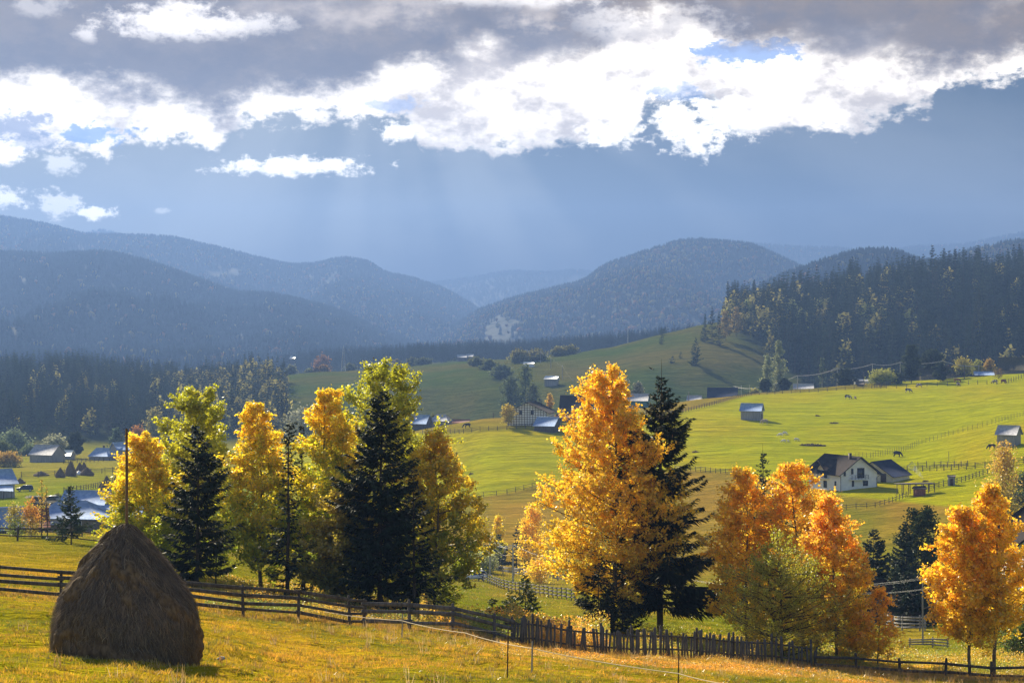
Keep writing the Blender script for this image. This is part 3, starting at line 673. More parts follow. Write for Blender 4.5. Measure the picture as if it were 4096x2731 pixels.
ST = [  # foot x, depth, top y, width px, kwargs, label
 (787, 97, 1655, 310, dict(dens=2.0, wh=.25, prof=[(0,.85),(.1,.97),(.3,1.0),(.55,.8),(.75,.5),(.9,.18),(1,.03)]), 'leftmost tall black green spruce beside the haystack'),
 (864, 103, 2060, 150, dict(cb=.25, dens=.9), 'short spindly spruce at the right foot of the leftmost tall spruce'),
 (1150, 98, 1636, 215, dict(dens=1.0, ragged=.5, jag=.5, prof=[(0,.9),(.15,1.0),(.35,.8),(.55,.42),(.7,.28),(.85,.25),(.95,.18),(1,.05)]), 'thin ragged spruce between two yellow aspens'),
 (1215, 106, 1652, 120, dict(dens=.6, ragged=.5, nper=4), 'sparse needle poor spruce tip right of the thin ragged spruce'),
 (1520, 97, 1500, 345, dict(dens=2.1, wh=.24, prof=[(0,.85),(.1,.97),(.3,1.0),(.55,.84),(.75,.55),(.88,.26),(.95,.10),(1,.03)]), 'tallest black spruce of the left clump in front of green aspens'),
 (1655, 96.5, 1830, 260, dict(dens=1.4), 'shorter black spruce at the right foot of the tallest spruce of the left clump'),
 (2640, 116, 1428, 560, dict(dens=1.8, wh=.30, cb=.10, bw=.085, ragged=.38, jag=.45, prof=[(0,.85),(.1,.98),(.2,1.0),(.4,.86),(.55,.72),(.7,.54),(.8,.34),(.88,.17),(.94,.06),(1,.02)]), 'very tall spruce with hanging cones right of the orange aspen'),
 (2395, 110, 2230, 330, dict(dens=1.1), 'low wide black spruce under the big orange aspen'),
 (2490, 113, 2120, 200, dict(dens=1.0), 'narrow black spruce between the orange aspen and the tall spruce'),
 (3055, 160, 1768, 250, dict(dens=1.0, wh=.4, bw=.14, ragged=.4, colr=(.03,.05,.025)), 'dark spruce top standing behind the orange aspens near the white house'),
 (285, 158, 1925, 190, dict(dens=1.3, wh=.25, bw=.10, cb=.18, colr=(.05,.075,.03), ragged=.4), 'young green spruce by the rail fence left of the haystack'),
 (2102, 108, 2285, 165, dict(dens=1.6, wh=.2, colr=(.06,.09,.03)), 'young spruce just left of the big orange aspen'),
 (2040, 113, 2350, 120, dict(dens=1.3, wh=.2, colr=(.07,.10,.03)), 'middle one of three young spruces in the gap'),
 (1972, 113, 2380, 120, dict(dens=1.3, wh=.2, colr=(.07,.10,.03)), 'leftmost of three young spruces in the gap'),
 (3260, 105, 2410, 230, dict(dens=.5, wh=.35, nper=4, ragged=.6), 'half bare dark spruce beside the green willow bush'),
 (3495, 215, 2090, 270, dict(dens=1.5, wh=.4, bw=.2, colr=(.022,.040,.02)), 'dark spruce left in the trio across the lane'),
 (3625, 222, 2060, 250, dict(dens=1.5, wh=.4, bw=.2, colr=(.028,.045,.022)), 'dark spruce in the middle of the trio across the lane'),
 (3580, 205, 2235, 150, dict(dens=1.4, wh=.4, bw=.2, colr=(.05,.07,.03)), 'small olive spruce between the two dark spruces across the lane'),
 (3640, 195, 2270, 280, dict(dens=1.5, wh=.4, bw=.2, colr=(.02,.035,.018)), 'dark low spruce beneath the pair of cables'),
 (2066, 345, 2078, 70, dict(dens=.5, wh=.7, bw=.35, colr=(.03,.05,.025)), 'dark spruce behind the valley utility poles'),
 (2098, 335, 2070, 60, dict(dens=.5, wh=.7, bw=.35, colr=(.03,.05,.025)), 'dark spruce touching the left edge of the orange poplar'),
 (1996, 345, 2120, 95, dict(dens=.5, wh=.7, bw=.35, colr=(.03,.05,.025)), 'dark spruce below the small yellow crown in the valley'),
]
for k, (fx, d, ty, wpx, kw, lab) in enumerate(ST):
    foot = at(fx, d); h = (CY-ty)/F*d-foot.z
    sp = put_tree('spruce', spruce(300+k, h, wpx/F*d, **kw), foot-Vector((0, 0, .1)), lab, 'tree', 'spruces between camera and valley', leaf=NEEDLE)
    if 'hanging cones' in lab:
        g = np.random.default_rng(5); mb = MB(); mb.tube([(0, 0, 0), (0, 0, -.08), (0, 0, -.2)], [.02, .035, .012], 5); cme = mb.me('cone', m_rough('cone_scales', (.16,.10,.05), (.25,.16,.08), 20))
        for i in range(70):
            z = h*g.uniform(.72, .9); a = g.uniform(0, 6.28); r = (1-z/h)*wpx/F*d*.5*g.uniform(.3, 1.1)
            obj('cone', cme, sp, (math.cos(a)*r, math.sin(a)*r, z-.1))

MT = [  # mid-distance leafy trees: kind, x, y foot or depth, y top, width px, leaves, cluster size, colours, kw, label
 ('poplar', 4015, 330, 1762, 185, 9000, .30, dict(ctop=(.62,.40,.06), cmid=(.5,.38,.06), clow=(.35,.33,.06)), dict(cb=.05, prof=[(0,.6),(.2,1),(.5,.8),(.75,.5),(1,.06)]), 'tall orange poplar at the right edge below the plank barn'),
 ('poplar', 2130, 335, 2012, 115, 5000, .32, OR, dict(cb=.05), 'distant orange poplar at the left edge of the big orange aspen'),
 ('poplar', 1992, 350, 2058, 60, 2200, .3, YG, dict(cb=.2), 'small yellow crowned tree left of the valley poles'),
 ('shrub', 1925, 330, 2200, 130, 3000, .28, dict(ctop=(.40,.42,.18), cmid=(.32,.36,.12), clow=(.18,.22,.08)), dict(cb=.02, stems=4), 'pale green shrub behind the white car in the valley'),
 ('shrub', 1860, 318, 2215, 90, 2000, .28, dict(ctop=(.20,.22,.10), cmid=(.16,.2,.08), clow=(.10,.14,.06)), dict(cb=.02, stems=4), 'dim green shrub at the right edge of the left clump in the valley'),
 ('shrub', 2150, 300, 2230, 110, 2500, .26, OR, dict(cb=.02, stems=4), 'orange shrub below the distant orange poplar'),
 ('pine', 3690, 240, 2022, 215, 0, .3, None, dict(), 'round topped dark pine above the trio across the lane'),
 ('shrub', 4090, 150, 2240, 240, 9000, .16, dict(ctop=(.6,.42,.06), cmid=(.42,.38,.06), clow=(.2,.26,.05)), dict(cb=.02, stems=4), 'olive orange shrub in front of the balcony house'),
 ('shrub', 4085, 120, 2420, 200, 5000, .13, dict(ctop=(.2,.28,.05), cmid=(.14,.2,.04), clow=(.1,.14,.03)), dict(cb=.02, stems=4), 'dark green shrub at the lower right edge'),
 ('leafy_tree', 4092, 380, 1885, 120, 3500, .35, dict(ctop=(.08,.11,.04), cmid=(.07,.1,.04), clow=(.05,.07,.03)), dict(cb=.05), 'dark green tree at the right edge behind the orange poplar'),
 ('leafy_tree', 3400, 235, 2075, 70, 1500, .22, dict(ctop=(.3,.3,.06), cmid=(.2,.22,.05), clow=(.1,.14,.04)), dict(cb=.1), 'slim olive tree right of the aspens by the white house'),
 # left side
 ('sapling', 167, 170, 1905, 45, 420, .10, dict(ctop=(.6,.40,.06), cmid=(.6,.40,.06), clow=(.5,.4,.06)), dict(cb=.3, nb=26, bare=.4), 'nearly bare sapling left of the young green spruce'),
 ('sapling', 188, 168, 1935, 40, 120, .10, dict(ctop=(.6,.40,.06), cmid=(.6,.40,.06), clow=(.5,.4,.06)), dict(cb=.3, nb=18, bare=.6), 'leafless sapling beside the nearly bare one'),
 ('shrub', 125, 172, 1985, 75, 2200, .12, dict(ctop=(.62,.30,.06), cmid=(.55,.33,.06), clow=(.4,.34,.06)), dict(cb=.05, stems=2), 'rusty orange shrub before the red roofed shed'),
 ('shrub', 62, 172, 2000, 85, 2200, .12, dict(ctop=(.45,.36,.06), cmid=(.32,.34,.06), clow=(.2,.26,.05)), dict(cb=.05, stems=3), 'green and yellow shrub near the left edge by the rail fence'),
 ('willow', 217, 760, 1748, 105, 2600, .8, dict(ctop=(.42,.42,.26), cmid=(.36,.37,.22), clow=(.22,.24,.14)), dict(cb=.15, prof=[(0,.6),(.3,1),(.7,.95),(.9,.6),(1,.3)]), 'pale round willow behind the grey plank barn'),
 ('pine', 303, 745, 1728, 72, 0, .9, None, dict(), 'dark pine right of the pale willow'),
 ('leafy_tree', 55, 790, 1725, 130, 2600, .9, dict(ctop=(.22,.27,.15), cmid=(.18,.24,.12), clow=(.12,.16,.08)), dict(cb=.05), 'grey green tree at the left edge above the village'),
 ('leafy_tree', 120, 770, 1785, 80, 1600, .8, dict(ctop=(.22,.27,.12), cmid=(.18,.22,.10), clow=(.12,.16,.08)), dict(cb=.05), 'low grey green tree left of the grey plank barn'),
 ('leafy_tree', 10, 700, 1768, 100, 2000, .8, dict(ctop=(.14,.17,.06), cmid=(.12,.15,.05), clow=(.1,.12,.05)), dict(cb=.05), 'dark olive tree at the left edge'),
 ('leafy_tree', 35, 650, 1815, 95, 2400, .6, dict(ctop=(.50,.33,.07), cmid=(.42,.32,.08), clow=(.22,.22,.07)), dict(cb=.1, prof=[(0,.6),(.3,1),(.7,.95),(.9,.6),(1,.3)]), 'golden round tree at the left edge above the blue gabled house'),
 ('leafy_tree', 618, 830, 1630, 95, 2200, .9, dict(ctop=(.36,.32,.12), cmid=(.28,.27,.10), clow=(.18,.2,.08)), dict(cb=.15), 'pale yellow round tree left of the yellow green aspen tip'),
 ('leafy_tree', 548, 790, 1702, 80, 1700, .8, dict(ctop=(.52,.25,.07), cmid=(.45,.25,.07), clow=(.3,.22,.06)), dict(cb=.1), 'orange round tree just right of the haystack pole'),
 ('leafy_tree', 680, 840, 1675, 90, 1700, .9, dict(ctop=(.34,.28,.1), cmid=(.28,.25,.1), clow=(.18,.18,.08)), dict(cb=.1), 'yellowish tree half hidden by the tall green and yellow aspen'),
 ('leafy_tree', 470, 800, 1710, 60, 1400, .8, dict(ctop=(.10,.14,.08), cmid=(.10,.14,.08), clow=(.08,.1,.06)), dict(cb=.05), 'dark tree left of the haystack pole behind the tall blue roofed barn'),
 ('willow', 1215, 800, 1640, 150, 3200, .9, dict(ctop=(.42,.42,.30), cmid=(.36,.37,.24), clow=(.22,.24,.14)), dict(cb=.1, prof=[(0,.6),(.3,1),(.7,.95),(.9,.6),(1,.3)]), 'pale round willow between the thin spruce and golden aspen'),
 ('leafy_tree', 1735, 750, 1655, 55, 1200, .6, dict(ctop=(.24,.25,.1), cmid=(.2,.22,.1), clow=(.15,.16,.08)), dict(cb=.1), 'small round tree behind the two blue roofed farm sheds'),
 ('leafy_tree', 2033, 660, 1618, 56, 1500, .5, dict(ctop=(.60,.46,.08), cmid=(.52,.42,.08), clow=(.4,.34,.08)), dict(cb=.2, prof=[(0,.7),(.4,1),(.7,.9),(1,.3)]), 'small yellow tree beside the batten walled house'),
 ('leafy_tree', 2199, 720, 1572, 32, 700, .6, dict(ctop=(.7,.48,.08), cmid=(.6,.42,.08), clow=(.5,.34,.08)), dict(cb=.2), 'yellow tree peeping over the roof of the batten walled house'),
 ('leafy_tree', 2100, 960, 1455, 90, 2400, 1.1, dict(ctop=(.15,.18,.07), cmid=(.12,.16,.06), clow=(.08,.11,.05)), dict(cb=.03), 'tall leafy tree left of the pale roofed hill shed'),
 ('leafy_tree', 2045, 950, 1500, 90, 2200, 1.1, dict(ctop=(.12,.15,.07), cmid=(.10,.13,.06), clow=(.08,.11,.05)), dict(cb=.03), 'lower leafy tree left of the tallest one near the hill shed'),
 ('leafy_tree', 2130, 930, 1530, 70, 1700, 1.1, dict(ctop=(.13,.15,.07), cmid=(.11,.13,.06), clow=(.08,.11,.05)), dict(cb=.03), 'low leafy tree above the batten walled house'),
 ('willow', 2500, 790, 1515, 70, 1500, .8, dict(ctop=(.32,.34,.24), cmid=(.28,.3,.2), clow=(.18,.2,.12)), dict(cb=.05), 'grey willow seen between the orange aspen and tall spruce'),
 ('willow', 2555, 785, 1525, 55, 1200, .8, dict(ctop=(.32,.32,.24), cmid=(.28,.28,.2), clow=(.18,.2,.12)), dict(cb=.05), 'grey willow touching the tall spruce tip'),
 ('birch', 3070, 960, 1412, 46, 1900, .9, dict(ctop=(.36,.38,.18), cmid=(.32,.34,.16), clow=(.24,.24,.12)), dict(cb=.08), 'pale birch, shorter and left of the pair below the forest'),
 ('birch', 3115, 965, 1358, 55, 2600, .9, dict(ctop=(.36,.38,.18), cmid=(.32,.34,.16), clow=(.24,.24,.12)), dict(cb=.08, lumps=.36), 'tall pale birch below the forest'),
 ('birch', 3290, 970, 1425, 26, 800, .9, dict(ctop=(.14,.17,.09), cmid=(.12,.16,.08), clow=(.1,.12,.07)), dict(cb=.08), 'dim slender birch below the forest above the electricity line'),
 ('pine', 3060, 860, 1516, 46, 0, 1.0, None, dict(), 'small dark pine left at the top corner of the field fence'),
 ('pine', 3137, 880, 1512, 50, 0, 1.0, None, dict(), 'grey green pine below the tall pale birch'),
 ('pine', 3382, 870, 1474, 78, 0, 1.0, None, dict(cb=.05), 'dark bushy pine next to the second power pole'),
 ('shrub', 3530, 860, 1482, 95, 3000, .7, dict(ctop=(.42,.42,.08), cmid=(.34,.37,.07), clow=(.22,.26,.06)), dict(cb=.02, stems=4, prof=[(0,.9),(.3,1),(.7,.85),(1,.4)]), 'yellow green round bush between the power poles'),
 ('shrub', 3592, 862, 1490, 42, 900, .7, dict(ctop=(.08,.10,.04), cmid=(.07,.09,.04), clow=(.05,.07,.03)), dict(cb=.02, stems=3), 'dark bush right of the yellow green bush'),
 ('pine', 3645, 860, 1372, 72, 0, 1.0, None, dict(cb=.12), 'tallest pine on the field ridge among the power poles'),
 ('pine', 3727, 880, 1397, 90, 0, 1.0, None, dict(cb=.4), 'wide dark pine behind the grey ridge houses'),
 ('pine', 3762, 858, 1446, 55, 0, .9, None, dict(cb=.1), 'olive pine before the grey ridge houses'),
 ('leafy_tree', 3848, 885, 1430, 76, 1900, .8, dict(ctop=(.50,.42,.08), cmid=(.42,.40,.08), clow=(.3,.3,.07)), dict(cb=.1), 'bushy yellow tree left of the blue roofed ridge shed'),
 ('leafy_tree', 3910, 895, 1440, 50, 1300, .8, dict(ctop=(.42,.42,.08), cmid=(.36,.37,.08), clow=(.25,.28,.07)), dict(cb=.1), 'yellow green tree behind the blue roofed ridge shed'),
 ('leafy_tree', 3955, 890, 1436, 50, 1300, .8, dict(ctop=(.56,.38,.08), cmid=(.48,.36,.08), clow=(.3,.28,.07)), dict(cb=.1), 'orange yellow tree right of the blue roofed ridge shed'),
 ('bare_bush', 3995, 840, 1468, 44, 220, .4, dict(ctop=(.3,.2,.1), cmid=(.3,.2,.1), clow=(.3,.2,.1)), dict(cb=.1, stems=6, nb=70, up=.6), 'bare brown bush on the fence line at the ridge'),
 ('shrub', 3018, 865, 1556, 36, 700, .7, dict(ctop=(.45,.42,.12), cmid=(.4,.38,.1), clow=(.3,.3,.1)), dict(cb=.02, stems=3), 'pale yellow bush at the left end of the ridge fence'),
 ('shrub', 432, 295, 2078, 60, 1600, .22, dict(ctop=(.50,.48,.26), cmid=(.42,.42,.2), clow=(.25,.28,.12)), dict(cb=.02, stems=4), 'pale straw coloured bush at the right corner of the nearest village house'),
 ('shrub', 470, 330, 2052, 75, 1800, .26, dict(ctop=(.22,.27,.10), cmid=(.18,.23,.08), clow=(.12,.15,.06)), dict(cb=.02, stems=4), 'green bush left of the haystack pole below the lean-to'),
 ('shrub', 452, 310, 2095, 60, 1300, .24, dict(ctop=(.30,.20,.12), cmid=(.24,.17,.1), clow=(.15,.12,.07)), dict(cb=.02, stems=4), 'brownish bush just left of the haystack top'),
 ('shrub', 232, 445, 1975, 40, 900, .35, dict(ctop=(.30,.30,.08), cmid=(.24,.26,.07), clow=(.15,.17,.05)), dict(cb=.02, stems=3), 'small bush at the left end of the blue roofed brown house'),
 # bushes round the middle hill
 ('leafy_tree', 1165, 1330, 1462, 46, 900, 1.3, dict(ctop=(.22,.23,.12), cmid=(.18,.2,.1), clow=(.12,.14,.07)), dict(cb=.05), 'olive round tree at the left end of the brown hill meadow'),
 ('leafy_tree', 1240, 1330, 1478, 34, 700, 1.3, dict(ctop=(.2,.22,.12), cmid=(.17,.2,.1), clow=(.12,.14,.07)), dict(cb=.05), 'low pale bush on the brown hill meadow'),
 ('leafy_tree', 1265, 1325, 1470, 22, 500, 1.3, dict(ctop=(.3,.19,.08), cmid=(.27,.18,.08), clow=(.2,.14,.07)), dict(cb=.05), 'narrow rusty tree on the brown hill meadow'),
 ('leafy_tree', 1295, 1330, 1462, 38, 900, 1.3, dict(ctop=(.33,.2,.08), cmid=(.3,.19,.08), clow=(.2,.14,.07)), dict(cb=.05), 'rusty round tree on the brown hill meadow left of the mast'),
 ('leafy_tree', 1290, 1600, 1418, 70, 1200, 1.6, dict(ctop=(.32,.16,.06), cmid=(.28,.15,.06), clow=(.15,.11,.05)), dict(cb=.05), 'wide rusty tree behind the brown hill meadow'),
 ('leafy_tree', 1400, 1400, 1455, 40, 900, 1.4, dict(ctop=(.16,.17,.08), cmid=(.13,.15,.07), clow=(.1,.12,.06)), dict(cb=.05), 'olive tree right of the lattice mast'),
 ('leafy_tree', 1590, 1420, 1438, 34, 700, 1.4, dict(ctop=(.25,.2,.09), cmid=(.22,.18,.08), clow=(.15,.14,.06)), dict(cb=.05), 'brownish tree over the right shoulder of the highest aspen'),
 ('leafy_tree', 1690, 1400, 1435, 60, 1100, 1.4, dict(ctop=(.12,.14,.08), cmid=(.10,.13,.07), clow=(.08,.1,.06)), dict(cb=.05), 'dim tree at the upper edge of the shaded hill'),
 ('leafy_tree', 1650, 1410, 1432, 50, 1100, 1.4, dict(ctop=(.14,.15,.08), cmid=(.11,.14,.07), clow=(.08,.1,.06)), dict(cb=.05), 'dim tree beside another at the top of the shaded hill'),
 ('leafy_tree', 1660, 1180, 1530, 26, 500, 1.2, dict(ctop=(.28,.16,.06), cmid=(.24,.15,.06), clow=(.2,.14,.06)), dict(cb=.1), 'lone rusty tree on the shaded hill slope'),
 ('spruce_small', 1685, 1350, 1463, 16, 0, 1.0, None, dict(), 'lone small spruce on the crest of the shaded hill'),
 ('leafy_tree', 1905, 1230, 1432, 60, 1100, 1.3, dict(ctop=(.16,.17,.07), cmid=(.13,.15,.06), clow=(.1,.12,.05)), dict(cb=.03), 'olive bush at the left of the hedge on the hill'),
 ('leafy_tree', 1955, 1180, 1442, 66, 1300, 1.3, dict(ctop=(.15,.17,.07), cmid=(.13,.15,.06), clow=(.1,.12,.05)), dict(cb=.03), 'olive bush in the hedge running down the hill'),
 ('leafy_tree', 2005, 1130, 1460, 80, 1500, 1.3, dict(ctop=(.14,.17,.07), cmid=(.12,.15,.06), clow=(.08,.11,.05)), dict(cb=.03), 'olive bush at the lower end of the hedge down the hill'),
 ('leafy_tree', 2080, 1240, 1402, 90, 1500, 1.3, dict(ctop=(.24,.22,.07), cmid=(.2,.2,.06), clow=(.12,.14,.05)), dict(cb=.02, stems=3), 'long yellowish bush on the hill crest'),
 ('leafy_tree', 2150, 1245, 1400, 80, 1500, 1.3, dict(ctop=(.24,.22,.07), cmid=(.2,.2,.06), clow=(.12,.14,.05)), dict(cb=.02, stems=3), 'yellowish bush on the hill crest above the pale roofed hill shed'),
 ('leafy_tree', 2232, 1290, 1386, 60, 1400, 1.3, dict(ctop=(.28,.25,.07), cmid=(.22,.22,.06), clow=(.12,.14,.05)), dict(cb=.02, stems=3), 'round yellow bush on the hill crest'),
 ('leafy_tree', 2278, 1295, 1383, 56, 1400, 1.3, dict(ctop=(.26,.24,.07), cmid=(.22,.22,.06), clow=(.12,.14,.05)), dict(cb=.02, stems=3), 'round yellow bush right of its twin on the hill crest'),
 ('spruce_small', 2783, 1110, 1345, 62, 0, 1.0, None, dict(), 'big lone spruce on the hill meadow below the forest'),
 ('spruce_small', 2690, 1120, 1422, 34, 0, 1.0, None, dict(), 'small lone spruce left of the big lone spruce'),
 ('spruce_small', 2723, 1140, 1405, 26, 0, 1.0, None, dict(), 'smallest spruce between two larger lone spruces'),
 ('spruce_small', 2645, 1230, 1308, 28, 0, 1.0, None, dict(), 'slim lone spruce by the fence on the hill meadow'),
 ('spruce_small', 2655, 1290, 1310, 34, 0, 1.0, None, dict(), 'dark spruce on the crest of the hill meadow'),
 ('spruce_small', 2705, 1300, 1338, 26, 0, 1.0, None, dict(), 'short spruce cone on the crest of the hill meadow'),
 ('spruce_small', 2820, 1210, 1250, 40, 0, 1.0, None, dict(), 'spruce at the left tip of the forest'),
]
for k, (nm, px, d, ty, wpx, nl, cs_, col, kw, lab) in enumerate(MT):
    foot = at(px, d); h = max((CY-ty)/F*d-foot.z, .8); w = wpx/F*d; kw = dict(kw)
    g = 'lone trees and bushes round the fields'
    if nm == 'pine':
        dn = d < 400
        put_tree('pine_tree', pine(500+k, h, w, 9000 if dn else 4200, (.045,.062,.026) if dn else (.065,.085,.045), kw.get('cb', .18), cs_), foot, lab, 'tree', g, leaf=FARLEAF)
    elif nm == 'spruce_small':
        put_tree('spruce', spruce(500+k, h, w, wh=.9, bw=.75, nper=5, dens=.35, colr=(.03,.05,.028), cb=.03, ragged=.2), foot, lab, 'tree', g, leaf=FARLEAF)
    else:
        kw.setdefault('nb', 36); kw.setdefault('sig', .10*w); kw.setdefault('twigs', 5); kw.setdefault('lumps', .35)
        if nm in ('sapling',): kw['sig'] = .05
        put_tree({'leafy_tree': 'leafy_tree', 'shrub': 'shrub'}.get(nm, nm), leafy(500+k, h, w, nl, ls=cs_, **kw, **col), foot, lab,
                 'bush' if nm in ('shrub', 'bare_bush') else 'tree', g, leaf=LEAF if d < 400 else FARLEAF)

# ------------------------------------------------------------------ forests
def tile(parts, P, Sc, rot, colmul=None):
    """many small copies of one tree merged (for the wood that reads as one mass)"""
    (LV, LQ, LC) = parts
    n = len(P); c = np.cos(rot); s = np.sin(rot)
    x = LV[None, :, 0]*c[:, None]-LV[None, :, 1]*s[:, None]; y = LV[None, :, 0]*s[:, None]+LV[None, :, 1]*c[:, None]
    V = np.stack([x, y, np.broadcast_to(LV[None, :, 2], x.shape)], -1)*Sc[:, None, None]+P[:, None]
    Q = (LQ[None]+np.arange(n)[:, None, None]*len(LV)).reshape(-1, LQ.shape[1])
    C = np.broadcast_to(LC[None], (n,)+LC.shape)*RNG.uniform(.6, 1.4, (n, 1, 1))
    return V.reshape(-1, 3), Q, C.reshape(-1, 3)
def far_spruce(seed, h, w, c, n=1.0):
    return spruce(seed, h, w, wh=1.25/n, bw=.95, nper=5, dens=.20*n, cb=.04, ragged=.3, colr=c, topl=.03)
VAR = [far_spruce(900+i, 20, 20*r, c) for i, (r, c) in enumerate([(.30, (.030,.044,.026)), (.36, (.024,.037,.022)), (.27, (.038,.050,.028)), (.40, (.020,.032,.020)), (.33, (.048,.054,.028))])]
BIR = [leafy(950+i, 16, 7.5, 620, ls=1.0, cb=.12, nb=26, twigs=3, sig=.55, lumps=.4, **c) for i, c in enumerate([
    dict(ctop=(.28,.28,.11), cmid=(.22,.23,.09), clow=(.22,.22,.07)), dict(ctop=(.30,.32,.11), cmid=(.24,.28,.09), clow=(.14,.18,.06)), dict(ctop=(.34,.25,.09), cmid=(.28,.22,.08), clow=(.25,.2,.06))])]
VME = [(mesh('trunk', v[0][0], v[0][1], BARK), mesh('crown', v[1][0], v[1][1], FARLEAF, v[1][2])) for v in VAR]
BME = [(mesh('trunk', v[0][0], v[0][1], PALEBARK), mesh('crown', v[1][0], v[1][1], FARLEAF, v[1][2])) for v in BIR]
LOWV = [far_spruce(930+i, 20, 20*r, c, .72)[1] for i, (r, c) in enumerate([(.36, (.030,.044,.026)), (.44, (.024,.037,.022)), (.33, (.036,.048,.026))])]
LOWB = leafy(940, 16, 8, 130, ls=1.9, cb=.1, nb=16, twigs=2, sig=.6, ctop=(.34,.30,.09), cmid=(.28,.27,.08), clow=(.18,.2,.06))[1]
def plant(vme, name, p, s, label, group):
    o = empty(name, p, RNG.uniform(0, 6.28), label, 'tree', group, s)
    obj('trunk', vme[0], o); obj('crown', vme[1], o)
    return o
def sample(n, x0, x1, d0, d1, mask):
    px = RNG.uniform(x0, x1, n*4); d = np.sqrt(RNG.uniform(d0**2, d1**2, n*4)); X = (px-CX)/F*d; z = zg(X, d); row = CY-F*z/d
    k = np.nonzero(mask(px, d, row))[0][:n]
    return np.stack([X[k], d[k], z[k]-.6], 1), px[k], row[k]
def forest(n, x0, x1, d0, d1, mask, hs, nind, yfrac, lab_s, lab_b, lab_stuff, group, front=None):
    P, px, row = sample(n, x0, x1, d0, d1, mask)
    H = RNG.uniform(hs[0], hs[1], len(P))*(1+.22*vnoise(px/55, P[:, 1]/30, 3))
    dec = RNG.random(len(P)) < yfrac(px, row)
    H = np.where(dec, H*.78, H)
    # how much of each tree shows: hidden ones are those with taller trees right in front
    top = row-F*H/P[:, 1]
    vis = np.zeros(len(P)); order = np.argsort(P[:, 1]); bins = np.full(800, 5000.0)
    for i in order:
        b = int((px[i]+1200)/9); b = min(max(b, 1), 798)
        vis[i] = min(bins[b-1:b+2].max(), row[i])-top[i] if 0 < px[i] < 4096 else -1
        bins[b] = min(bins[b], top[i]+2)
    ind = set(np.argsort(-vis*F/F*(H/P[:, 1]*500))[:nind].tolist())
    rest = []
    for i in range(len(P)):
        if i in ind:
            if dec[i]: plant(BME[RNG.integers(0, 3)], 'birch', P[i], H[i]/16, lab_b, group+' birches')
            else: plant(VME[RNG.integers(0, 5)], 'spruce', P[i], H[i]/20, lab_s, group+' spruces')
        else: rest.append(i)
    rest = np.array(rest); Vs = []; Qs = []; Cs = []; base = 0
    for k in range(4):
        sel = rest[dec[rest]] if k == 3 else rest[~dec[rest]][k::3]
        if len(sel) == 0: continue
        v, q, c = tile(LOWB if k == 3 else LOWV[k], P[sel], H[sel]/(16 if k == 3 else 20), RNG.uniform(0, 6.28, len(sel)))
        Vs.append(v); Qs.append(q+base); Cs.append(c); base += len(v)
    o = obj('forest', mesh('forest', np.vstack(Vs), np.vstack(Qs), FARLEAF, np.vstack(Cs)))
    tag(o, lab_stuff, 'forest', kind='stuff')
forest(2100, -350, 1150, 880, 1420, lambda px, d, row: (row > 1380) & (d > 865+60*vnoise(px/150, d*0, 2)) & ~((px > 1050) & (row < 1530)), (14, 20), 90,
       lambda px, row: np.clip((px-560)/900, .03, .4), 'dark spruce standing in the forest beyond the left village', 'pale birch or aspen crown among the spruces beyond the left village',
       'dense spruce forest behind the left village', 'left forest')
forest(2600, 2860, 4500, 1060, 1600, lambda px, d, row: (px > 2870+(row-1260)*1.3+25*vnoise(row/30, d/50, 4)) & (row > 900), (17, 31), 130,
       lambda px, row: np.where((row < 1420) & (px < 3750), .07, .02)+np.where(px < 3100, .08, 0), 'dark spruce standing in the forest on the right hillside', 'pale yellowish birch among the spruces of the right hillside',
       'dense spruce forest covering the right hillside', 'right forest')
# the tall pair of trees sticking out of the right forest and its sunlit birches
for (px, d, ty, v, lab) in ((3730, 1400, 975, 3, 'tallest tree on the skyline of the right forest'), (3775, 1405, 985, 0, 'second tall tree, right neighbour of the tallest on the forest skyline'),
                            (3820, 1395, 990, 3, 'tall skyline tree with a wide crown right of a gap'), (3855, 1400, 982, 0, 'tall skyline tree right of the wide crowned one'),
                            (3655, 1380, 1015, 2, 'pointed skyline spruce left of the tallest forest tree'), (3575, 1370, 1040, 1, 'left of a pair of dark spruce tips on the forest skyline'), (3594, 1372, 1042, 1, 'right of a pair of dark spruce tips on the forest skyline'),
                            (3327, 1330, 1082, 1, 'dark spruce tip of the left pair rising from the forest'), (3343, 1332, 1083, 1, 'dark spruce tip at the right in the left pair rising from the forest'),
                            (2848, 1200, 1222, 1, 'spruce at the upper left corner of the right forest'), (2876, 1190, 1240, 0, 'large spruce at the left margin of the right forest')):
    p = at(px, d); h = (CY-ty)/F*d-p.z; plant(VME[v], 'spruce', p, h/20, lab, 'skyline trees of the right forest')
for (px, d, ty, v) in ((3650, 1180, 1158, 0), (3640, 1170, 1195, 0), (3588, 1190, 1160, 1), (3280, 1180, 1190, 1), (3310, 1170, 1190, 0), (3210, 1190, 1225, 1), (3460, 1150, 1215, 1), (3480, 1150, 1212, 1), (3530, 1145, 1230, 0), (3365, 1150, 1250, 0), (3545, 1185, 1142, 2), (2985, 1190, 1195, 1), (2945, 1200, 1225, 2), (2900, 1195, 1240, 2), (3170, 1180, 1192, 1), (3640, 1130, 1235, 1)):
    p = at(px, d); h = max(10, min(20, (CY-ty)/F*d-p.z)); p.z = (CY-ty)/F*d-h
    # keep the foot on the slope: walk up the hill until the ground is there
    dd = d
    while float(zg((px-CX)/F*dd, dd)) < (CY-ty)/F*dd-h and dd < 1600: dd += 4
    q = at(px, dd); plant(BME[v], 'birch', q, h/16, 'sunlit birch crown standing out of the right forest', 'sunlit birches of the right forest')
